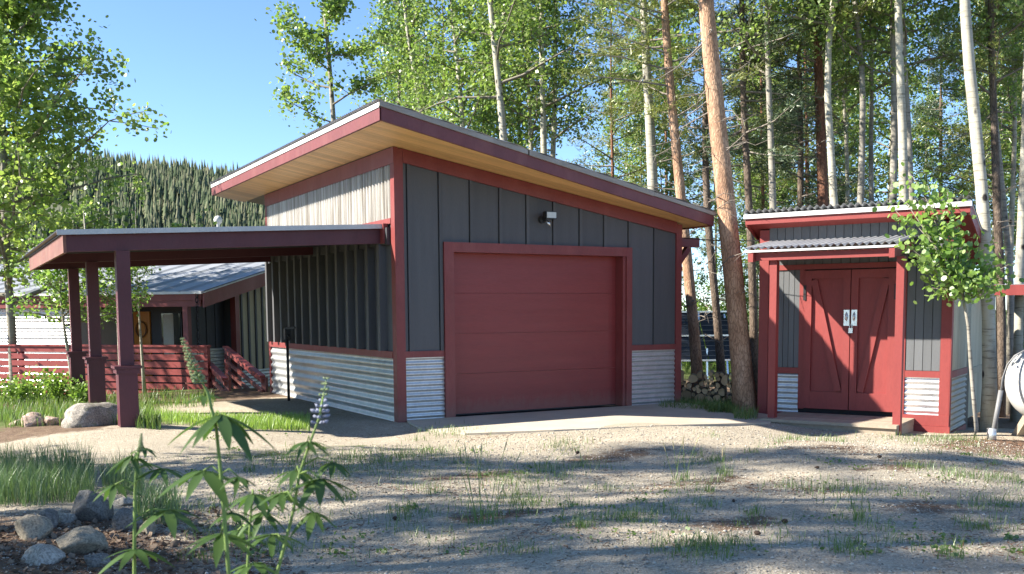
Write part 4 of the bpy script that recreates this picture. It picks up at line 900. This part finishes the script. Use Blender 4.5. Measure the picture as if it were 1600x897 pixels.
mb.obj('limbs', 'aspen_twig', SAP, True); cl = np.array(cl); rng = np.random.default_rng(9); wi = rng.integers(0, len(cl), 1700)
V, Q_ = leaves(cl[wi, :3]+rng.normal(size=(1700, 3))*cl[wi, 3:4]*1.05, .074, rng, 'round', .1); link('crown', npmesh('sapling_leaves', V, 'sapling_leaf', quads=Q_), SAP)
# grove further back
rt_ = random.Random(23)
for i in range(28):
    px = rt_.uniform(610, 1660); D = rt_.uniform(27, 46); ln = rt_.gauss(0, 10)
    T('aspen_tree', 'slender aspen in the far grove behind both buildings', px, D, [(px, 520), (px+ln*.5, 300), (px+ln, 100)], rt_.uniform(6, 10)*24/D, rt_.choice((B, GB)), AC[i % 5], rt_.uniform(2.4, 5.5), rt_.uniform(.9, 1.25), 'far aspens of the grove', rt_.uniform(11, 15), rt_.uniform(0, 6.28), 6)
for i, (px, D) in enumerate(((700, 38), (960, 34), (1045, 36), (1195, 30), (1265, 28), (1560, 30), (1120, 52))):
    T('pine_tree', 'lodgepole pine in the far grove behind both buildings', px, D, [(px, 520), (px-3, 300), (px-6, 100)], 10*24/D, rt_.choice(('dark_bark', 'red_bark', 'pine_bark')), PC[i % 3], rt_.uniform(3, 5.5), rt_.uniform(.95, 1.25), 'far pines of the grove', rt_.uniform(12, 16), rt_.uniform(0, 6.28), 6)
for i, (px, D) in enumerate(((1250, 23), (1190, 34), (1470, 36))):
    T('spruce_tree', 'dark dense spruce in the grove behind the shed', px, D, [(px, 520), (px, 300), (px, 100)], 12*24/D, 'dark_bark', SPC[i % 2], rt_.uniform(.6, 2.0), rt_.uniform(1.0, 1.2), 'dark spruces of the grove', 13, rt_.uniform(0, 6.28), 6)
# trees of the same wood left of the drive; their shade falls over the gravel
for i, (x_, y_, z_) in enumerate(((-9.5, -3.2, 2.6), (-10.5, -6.0, 2.4), (-13, -1.0, 3.2), (-14.5, -5.2, 3.4), (-16, -2.4, 4), (-18, -7, 4), (-10, -10.5, 2.8), (-20, -3.5, 4.6), (-14, -11.5, 3.4), (-8.6, -8.2, 2.2), (-22, -.5, 5), (-9.2, -.6, 2.4), (-12.5, .6, 3.2), (-16.5, 2.4, 4.2), (-21, 4.2, 5.5), (-8.2, -5.2, 2.), (-11, -3.0, 2.8))):
    g = Vector((x_, y_, gz1(x_, y_))); root = thing('aspen_tree', 'aspen of the wood on the left side of the drive', 'tree', g, 0, 'aspens left of the drive')
    P = [Vector((.04*k*math.sin(i+k), .03*k*math.cos(2*i+k), -.2+k*1.1)) for k in range(12)]
    MB().tube(P, [.13*(1.05-.07*k) for k in range(12)], 8, wob=.1).obj('trunk', B, root, True)
    for nm, me in zip(('limbs', 'crown'), (AL+AL+AC[:2])[i % 6]):
        o = link(nm, me, root); o.location = (0, 0, z_); o.rotation_euler = (0, 0, i*1.7); o.scale = (1.1, 1.1, 1.15)

# ================================================================== SHRUBS, GRASS, SMALL STUFF
def bush(name, label, px, D, w_px, h_px, mat, seed, n_, ls, grp=None):
    g = gnd(px, D); s = D/FPX; rng = np.random.default_rng(seed); r_ = random.Random(seed); root = thing(name, label, 'shrub', g, 0, grp); mb = MB(); cl = []
    for k in range(16):
        e_ = Vector((r_.gauss(0, .3)*w_px*s, r_.gauss(0, .3)*w_px*s, r_.uniform(.35, 1)*h_px*s)); mb.tube([(0, 0, -.03), e_*.5+Vector((0, 0, .03)), e_], [.01, .008, .003], 4)
        for u in (.5, .75, 1): cl.append((*(e_*u), .07*w_px*s+.03))
    mb.obj('stem', 'stem', root); cl = np.array(cl); wi = rng.integers(0, len(cl), n_)
    V, Q_ = leaves(cl[wi, :3]+rng.normal(size=(n_, 3))*cl[wi, 3:4], ls, rng, 'kite', .2); V[:, 2] = np.maximum(V[:, 2], .01); link('foliage', npmesh('foliage', V, mat, quads=Q_), root); return root
for i, (px, D, w_, h_, lab) in enumerate(((50, 18, 60, 45, 'weedy shrub at the left frame edge before the deck'), (88, 17.4, 55, 50, 'bright weed clump before the leaning small aspen'), (128, 17, 50, 40, 'low weed clump beside the last carport post'), (20, 17, 50, 35, 'low green weeds left of the aspen trunk'))):
    bush('shrub', lab, px, D, w_, h_, 'bush', 400+i, 650, .06)
for i in range(16):
    px = rt_.choice((rt_.uniform(1070, 1185), rt_.uniform(1545, 1640), rt_.uniform(1060, 1190))); D = rt_.uniform(30.5, 40) if px < 1200 else rt_.uniform(22, 38)
    bush('shrub', 'bright green undergrowth shrub among the far trunks', px, D, 90, 85, 'bush', 440+i, 1100, .10, 'undergrowth shrubs among the trunks')
for i, (px, D, h_) in enumerate(((1075, 33, 110), (1100, 35, 150), (1122, 34, 120), (1152, 30, 170), (1085, 38, 190), (1140, 39, 160))):
    bush('shrub', 'tall sunny undergrowth shrub between garage and shed', px, D, 60, h_, 'bush', 480+i, 1300, .10, 'tall shrubs between garage and shed')
def tuft_pts(spots, rng):
    P = []
    for x_, y_, r_, n_ in spots:
        a = rng.normal(size=(n_, 2))*r_*.5; q = np.stack([x_+a[:, 0], y_+a[:, 1]], 1); P.append(q)
    P = np.concatenate(P); return np.column_stack([P, gh(P[:, 0], P[:, 1])-.01])
def grass(name, label, P, h, wd, mat, seed, lean=.4):
    rng = np.random.default_rng(seed); hh = h*rng.uniform(.4, 1.25, len(P)); V, Q_, T_ = blades(P, hh, wd, rng, lean)
    return tag(link(name, npmesh(name, V, mat, quads=Q_, tris=T_)), label, 'grass', kind='stuff')
rng = np.random.default_rng(31)
def patch(px0, px1, D0, D1, n_):
    a = rng.uniform(px0, px1, n_); d = rng.uniform(D0, D1, n_); P = np.array([at(q, 500, e_) for q, e_ in zip(a, d)]); return np.column_stack([P[:, 0], P[:, 1], gh(P[:, 0], P[:, 1])-.01])
grass('bright_grass', 'sunlit fresh grass strip between carport post and garage', np.concatenate([patch(225, 480, 12.9, 14.8, 3800), patch(330, 470, 13.2, 14.6, 2200)]), .15, .008, 'grass_bright', 1)
grass('bed_grass', 'tall cool green grass at the left edge of the drive', np.concatenate([patch(-60, 135, 8.2, 10.2, 3000), patch(-60, 60, 8, 9, 500), patch(200, 270, 7.2, 7.9, 500), patch(150, 215, 8.6, 9.6, 400)]), .31, .0055, 'grass_blue', 2, .5)
grass('verge_grass', 'rough green grass in the bed behind the boulders', np.concatenate([patch(-60, 235, 13.8, 18.5, 5200), patch(230, 330, 16.5, 19, 700), patch(205, 245, 12.4, 13, 350), patch(0, 240, 12.75, 13.05, 350)]), .20, .009, 'grass', 3)
grass('corner_grass', 'grass at the right foot of the garage and firewood', np.concatenate([patch(1032, 1150, 15.6, 17.2, 1700), patch(1105, 1150, 15.3, 16, 900), patch(1150, 1185, 14.6, 15.6, 300)]), .22, .010, 'grass', 4, .6)
sp_ = []
for _ in range(150):
    px = rng.uniform(280, 1640); D = 1/rng.uniform(1/12.6, 1/6.2); p = at(px, 500, D); sp_.append((p[0], p[1], rng.uniform(.08, .28), int(rng.uniform(8, 50))))
for px, D, r_, n_ in ((560, 9.7, .9, 520), (460, 10.4, .8, 420), (800, 9.1, .5, 260), (650, 10.8, .9, 420), (910, 6.9, .10, 90), (980, 7.2, .25, 160), (1310, 8.6, .5, 200), (1500, 9.4, .5, 260), (1100, 6.2, .25, 160), (830, 8.0, .3, 130), (640, 7.6, .25, 120), (1120, 10.3, .2, 90), (1310, 12.6, .25, 100), (1440, 13.0, .6, 260), (1500, 13.2, .4, 220), (700, 12.9, .5, 260), (1250, 12.5, .2, 80), (1580, 8.2, .4, 140)):
    p = at(px, 500, D); sp_.append((p[0], p[1], r_, n_))
grass('sparse_grass', 'thin grass tufts growing through the gravel', tuft_pts(sp_, rng), .10, .0055, 'grass', 5, .7)
wp = []
for _ in range(60):
    px = rng.uniform(260, 1640); D = 1/rng.uniform(1/12.8, 1/6.2); p = at(px, 500, D); k = int(rng.uniform(6, 26)); r_ = rng.uniform(.03, .13); wp.append(np.column_stack([p[0]+rng.normal(size=k)*r_, p[1]+rng.normal(size=k)*r_]))
wp = np.concatenate(wp); V, Q_ = leaves(np.column_stack([wp, gh(wp[:, 0], wp[:, 1])+rng.uniform(.008, .035, len(wp))]), .026, rng, 'round', .7)
tag(link('ground_weeds', npmesh('ground_weeds', V, 'grass', quads=Q_)), 'low broad leaved weeds dotted over the gravel', 'weeds', kind='stuff')
# tall seed heads
for px, D, n_, hgt, lab in ((758, 7.2, 9, .50, 'tall pale seed grass clump in the middle of the gravel'), (1068, 9.2, 5, .30, 'short seed grass clump near the concrete apron'), (1355, 7.3, 2, .22, 'lone pale seed stalk near the bottom right of the gravel'), (1135, 9.4, 2, .22, 'single seed stalk right of the short seed clump'), (848, 9.6, 2, .3, 'thin seed stalk left of the short seed clump')):
    g = gnd(px, D); root = thing('seed_grass', lab, 'grass clump', g); r_ = random.Random(int(px)); a = MB(); h_ = MB()
    for k in range(n_):
        b0 = Vector((r_.gauss(0, .04), r_.gauss(0, .04), 0)); t_ = b0+Vector((r_.gauss(.02, .09), r_.gauss(0, .06), hgt*r_.uniform(.7, 1.1))); m_ = b0.lerp(t_, .6)+Vector((-.01, 0, .02))
        a.tube([b0-Vector((0, 0, .03)), m_, t_], [.0032, .0026, .002], 4); h_.tube([t_, t_+(t_-m_).normalized()*.05, t_+(t_-m_).normalized()*.10], [.003, .0055, .001], 5)
    a.obj('stalk', 'stem', root); h_.obj('seed_head', 'dry', root)
    Pb = np.array([(r_.gauss(0, .06), r_.gauss(0, .06), 0) for _ in range(30)]); V, Q_, T_ = blades(Pb, np.full(30, hgt*.35), .006, np.random.default_rng(int(px)), .4); link('leaf_blades', npmesh('leaf_blades', V, 'grass', quads=Q_, tris=T_), root)
# loose stones on the gravel
n_ = 70000; xx = rng.uniform(-6.2, 6.5, n_); yy_ = rng.uniform(-10.5, -1.9, n_); s_ = rng.gamma(1.7, .0023, n_)+.0025; s_ = np.minimum(s_, .02)
keep = ~((xx > .1) & (xx < 5.8) & (yy_ > -2.35+.12*np.abs(xx-3))); xx, yy_, s_ = xx[keep], yy_[keep], s_[keep]; n_ = len(xx)
oct_ = np.array([(1, 0, 0), (0, 1, 0), (-1, 0, 0), (0, -1, 0), (0, 0, .8), (0, 0, -.8)], float); an = rng.uniform(0, 6.28, n_)
V = oct_[None]*(1+rng.uniform(-.35, .35, (n_, 6, 1))); c_, q_ = np.cos(an), np.sin(an)
V = np.stack([V[..., 0]*c_[:, None]-V[..., 1]*q_[:, None], V[..., 0]*q_[:, None]+V[..., 1]*c_[:, None], V[..., 2]*.7], -1)*s_[:, None, None]+np.stack([xx, yy_, gh(xx, yy_)+s_*.25], 1)[:, None]
T_ = (np.arange(n_)[:, None, None]*6+np.array([(0, 1, 4), (1, 2, 4), (2, 3, 4), (3, 0, 4), (1, 0, 5), (2, 1, 5), (3, 2, 5), (0, 3, 5)])[None]).reshape(-1, 3)
m, t, b = newmat('loose gravel stone'); gi = t.nodes.new('ShaderNodeNewGeometry')
t.links.new(ramp(t, gi.outputs['Random Per Island'], [(0, (.13, .115, .09)), (.4, (.32, .285, .235)), (.85, (.47, .43, .36)), (.96, (.58, .54, .46)), (1, (.42, .31, .23))]), b.inputs['Base Color']); b.inputs['Roughness'].default_value = .9; M['pebble'] = m
tag(link('gravel', npmesh('gravel', V, 'pebble', tris=T_)), 'loose small stones over the driveway', 'gravel', kind='stuff')
# brown needles, bark bits and leaf litter
lit = []
for _ in range(38):
    px = rng.uniform(300, 1640); D = 1/rng.uniform(1/13, 1/6.2); p = at(px, 500, D); k = int(rng.uniform(30, 120)); r_ = rng.uniform(.12, .45); lit.append(np.column_stack([p[0]+rng.normal(size=k)*r_, p[1]+rng.normal(size=k)*r_*.6]))
bed = np.column_stack([rng.uniform(-6.8, -3.7, 9000), rng.uniform(-9.5, -5.0, 9000)]); lit.append(bed); lit.append(np.column_stack([rng.normal(6.6, .8, 1500), rng.normal(-5.2, .5, 1500)]))
L_ = np.concatenate(lit); k = len(L_); dv = rng.normal(size=(k, 3)); dv[:, 2] *= .25
V, Q_ = needles(np.column_stack([L_, gh(L_[:, 0], L_[:, 1])+.006]), dv, .045, .007, rng); tag(link('needle_litter', npmesh('needle_litter', V, 'needle_litter', quads=Q_)), 'brown needles and dry leaf bits scattered on the ground', 'litter', kind='stuff')
V, Q_ = leaves(np.column_stack([bed[:2600], gh(bed[:2600, 0], bed[:2600, 1])+.012]), .05, rng, 'kite', .5)
tag(link('leaf_litter', npmesh('leaf_litter', V, 'litter_leaf', quads=Q_)), 'dry fallen leaves in the foreground bed', 'litter', kind='stuff')

# fallen cones
mb = MB(); mb.tube([(-.03, 0, .018), (-.018, 0, .02), (.005, 0, .02), (.028, 0, .017), (.036, 0, .015)], [.006, .019, .022, .013, .003], 7, wob=.4); CM = mb.mesh('pine_cone', 'cone', True)
for px, py in ((1282, 734), (1150, 788), (1232, 821), (902, 705), (612, 810), (1188, 842), (1380, 712)):
    D = 1.555/((py-484)/FPX); g = gnd(px, D); o = link('pine_cone', CM); o.location = g+Vector((0, 0, .004)); o.rotation_euler = (0, 0, rs.uniform(0, 6.28)); k = rs.uniform(.6, .9); o.scale = (k, k, k)
    tag(o, 'dark fallen pine cone lying on the gravel', 'pine cone', 'pine cones on the gravel')

# ================================================================== LUPINES
def leaflet_mesh():
    P = []; n = 7
    for i in range(n):
        t_ = i/(n-1); w_ = .125*math.sin(math.pi*min(1, (t_*.96+.03))**.8)**.9 if i < n-1 else .004; z_ = -.22*t_*t_
        P += [(t_, -w_, z_+.05*w_*3), (t_, 0, z_), (t_, w_, z_+.05*w_*3)]
    return MB().grid(P, n, 3).mesh('leaflet', 'lupine_leaf', True)
LFM = leaflet_mesh()
def lupine(label, D, stem, lw, leafs, spike):
    g = gnd(stem[0][0], D); root = thing('lupine', label, 'wildflower', g); pts = [Vector(at(a, b_, D))-g for a, b_ in stem]; s = D/FPX; r_ = random.Random(int(stem[0][0]*7))
    P = [Vector((pts[0].x, pts[0].y, -.05)) if pts[0].z > .05 else pts[0]]+pts
    MB().tube(P, [.78*lw*s*(1-.5*i/len(P)) for i in range(len(P))], 8).obj('stem', 'stem', root, True)
    for (a, b_, rad, tilt, dd) in leafs:
        c = Vector(at(a, b_, D+dd))-g; q = min((p for p in P if p.z < c.z+.03), key=lambda p: (p-c).length, default=P[0]); qq = q
        for u in range(1, len(P)):                            # closest point on the stem a little below the leaf
            for f in (.0, .25, .5, .75, 1.):
                z_ = P[u-1].lerp(P[u], f)
                if z_.z < c.z+.005 and (z_-c).length < (qq-c).length: qq = z_
        lf = MB().tube([qq, qq.lerp(c, .5)+Vector((0, 0, .012)), c], [1.6*s, 1.4*s, 1.2*s], 5).obj('leaf', 'stem', root, True)
        nl = r_.choice((7, 8, 8, 9)); vw = Vector(RGT); fw = Vector((FWD[0], FWD[1], 0)).normalized()
        for k in range(nl):
            an = 2*math.pi*k/nl+r_.uniform(-.15, .15)+a; hd_ = (vw*math.cos(an)+fw*math.sin(an)); dr = hd_+Vector((0, 0, -tilt+r_.uniform(-.15, .15))); dr.normalize()
            L = rad*s*r_.uniform(.8, 1.1); sd = Vector((0, 0, 1)).cross(dr).normalized(); up = dr.cross(sd)
            o = link('leaflet', LFM, lf); o.matrix_local = Matrix.Translation(c) @ Matrix((dr, sd, up)).transposed().to_4x4() @ Matrix.Diagonal((L, L*r_.uniform(.8, 1.0), L, 1))
    if spike:
        (a0, b0), (a1, b1), wd, kind = spike; p0 = Vector(at(a0, b0, D))-g; p1 = Vector(at(a1, b1, D))-g; mb = MB(); mb2 = MB()
        mb.tube([p0, p1], [1.8*s, .8*s], 6)
        nw = 9 if kind == 'flower' else 15
        for i in range(nw):
            t_ = i/(nw-1); c = p0.lerp(p1, t_); n5 = 6
            for k in range(n5):
                an = k*6.283/n5+i*.6; rr = wd*s*(1-.7*t_)*r_.uniform(.75, 1.1); e_ = c+(Vector(RGT)*math.cos(an)+Vector((FWD[0], FWD[1], 0))*math.sin(an))*rr+Vector((0, 0, rr*.25)); bl = wd*s*(.42-.2*t_)
                tgt = mb2 if (kind == 'flower' and t_ < .62) else mb
                if kind == 'flower' and r_.random() < .25: continue
                bl *= r_.uniform(.7, 1.05)
                tip = e_+(e_-c)*r_.uniform(.1, .35)+Vector((0, 0, rr*r_.uniform(-.1, .35)))
                tgt.tube([c.lerp(e_, .3), c.lerp(e_, .7), e_, tip], [bl*.2, bl*.5, bl*.62, bl*.12], 6)
        fs = mb.obj('flower_spike', 'bud', root, True)
        if mb2.v: mb2.obj('florets', 'petal', fs, True)
    return root
lupine('tall lupine with closed green bud spike in the foreground', 1.85, [(360, 930), (352, 830), (345, 740), (338, 670), (325, 615), (312, 590), (300, 570)], 4.6,
       [(345, 648, 98, .45, -.02), (318, 735, 95, .3, .02), (372, 745, 42, .3, .0), (345, 835, 70, .2, .04), (320, 618, 40, .1, .03), (362, 800, 50, .3, .05)], ((312, 598), (285, 530), 11, 'bud'))
lupine('lupine with open lavender flower spike in the foreground', 1.95, [(420, 940), (440, 870), (458, 800), (468, 740), (485, 690), (498, 655), (505, 620)], 4.0,
       [(480, 690, 45, .25, 0), (462, 735, 55, .3, .03), (500, 748, 68, .35, -.02), (440, 770, 60, .3, .03), (520, 722, 45, .4, .02), (425, 835, 60, .2, .05), (490, 800, 55, .4, 0)], ((498, 662), (510, 592), 13.5, 'flower'))
lupine('leafy lupine with small grey bud left of the tall one', 2.3, [(210, 930), (210, 850), (211, 770), (214, 720), (218, 700)], 4.2,
       [(205, 712, 48, .5, 0), (180, 757, 52, .35, .02), (252, 732, 55, .3, .03), (212, 858, 70, .2, .0), (262, 797, 75, .15, .03), (225, 700, 30, .2, .02)], ((219, 706), (221, 678), 5, 'bud'))
lupine('short leafy lupine between the tall one and the flowering one', 2.1, [(384, 940), (388, 860), (392, 800), (395, 775)], 3.2,
       [(395, 772, 62, .35, 0), (410, 800, 60, .4, .03), (372, 828, 55, .3, .03), (395, 880, 60, .2, .02)], None)
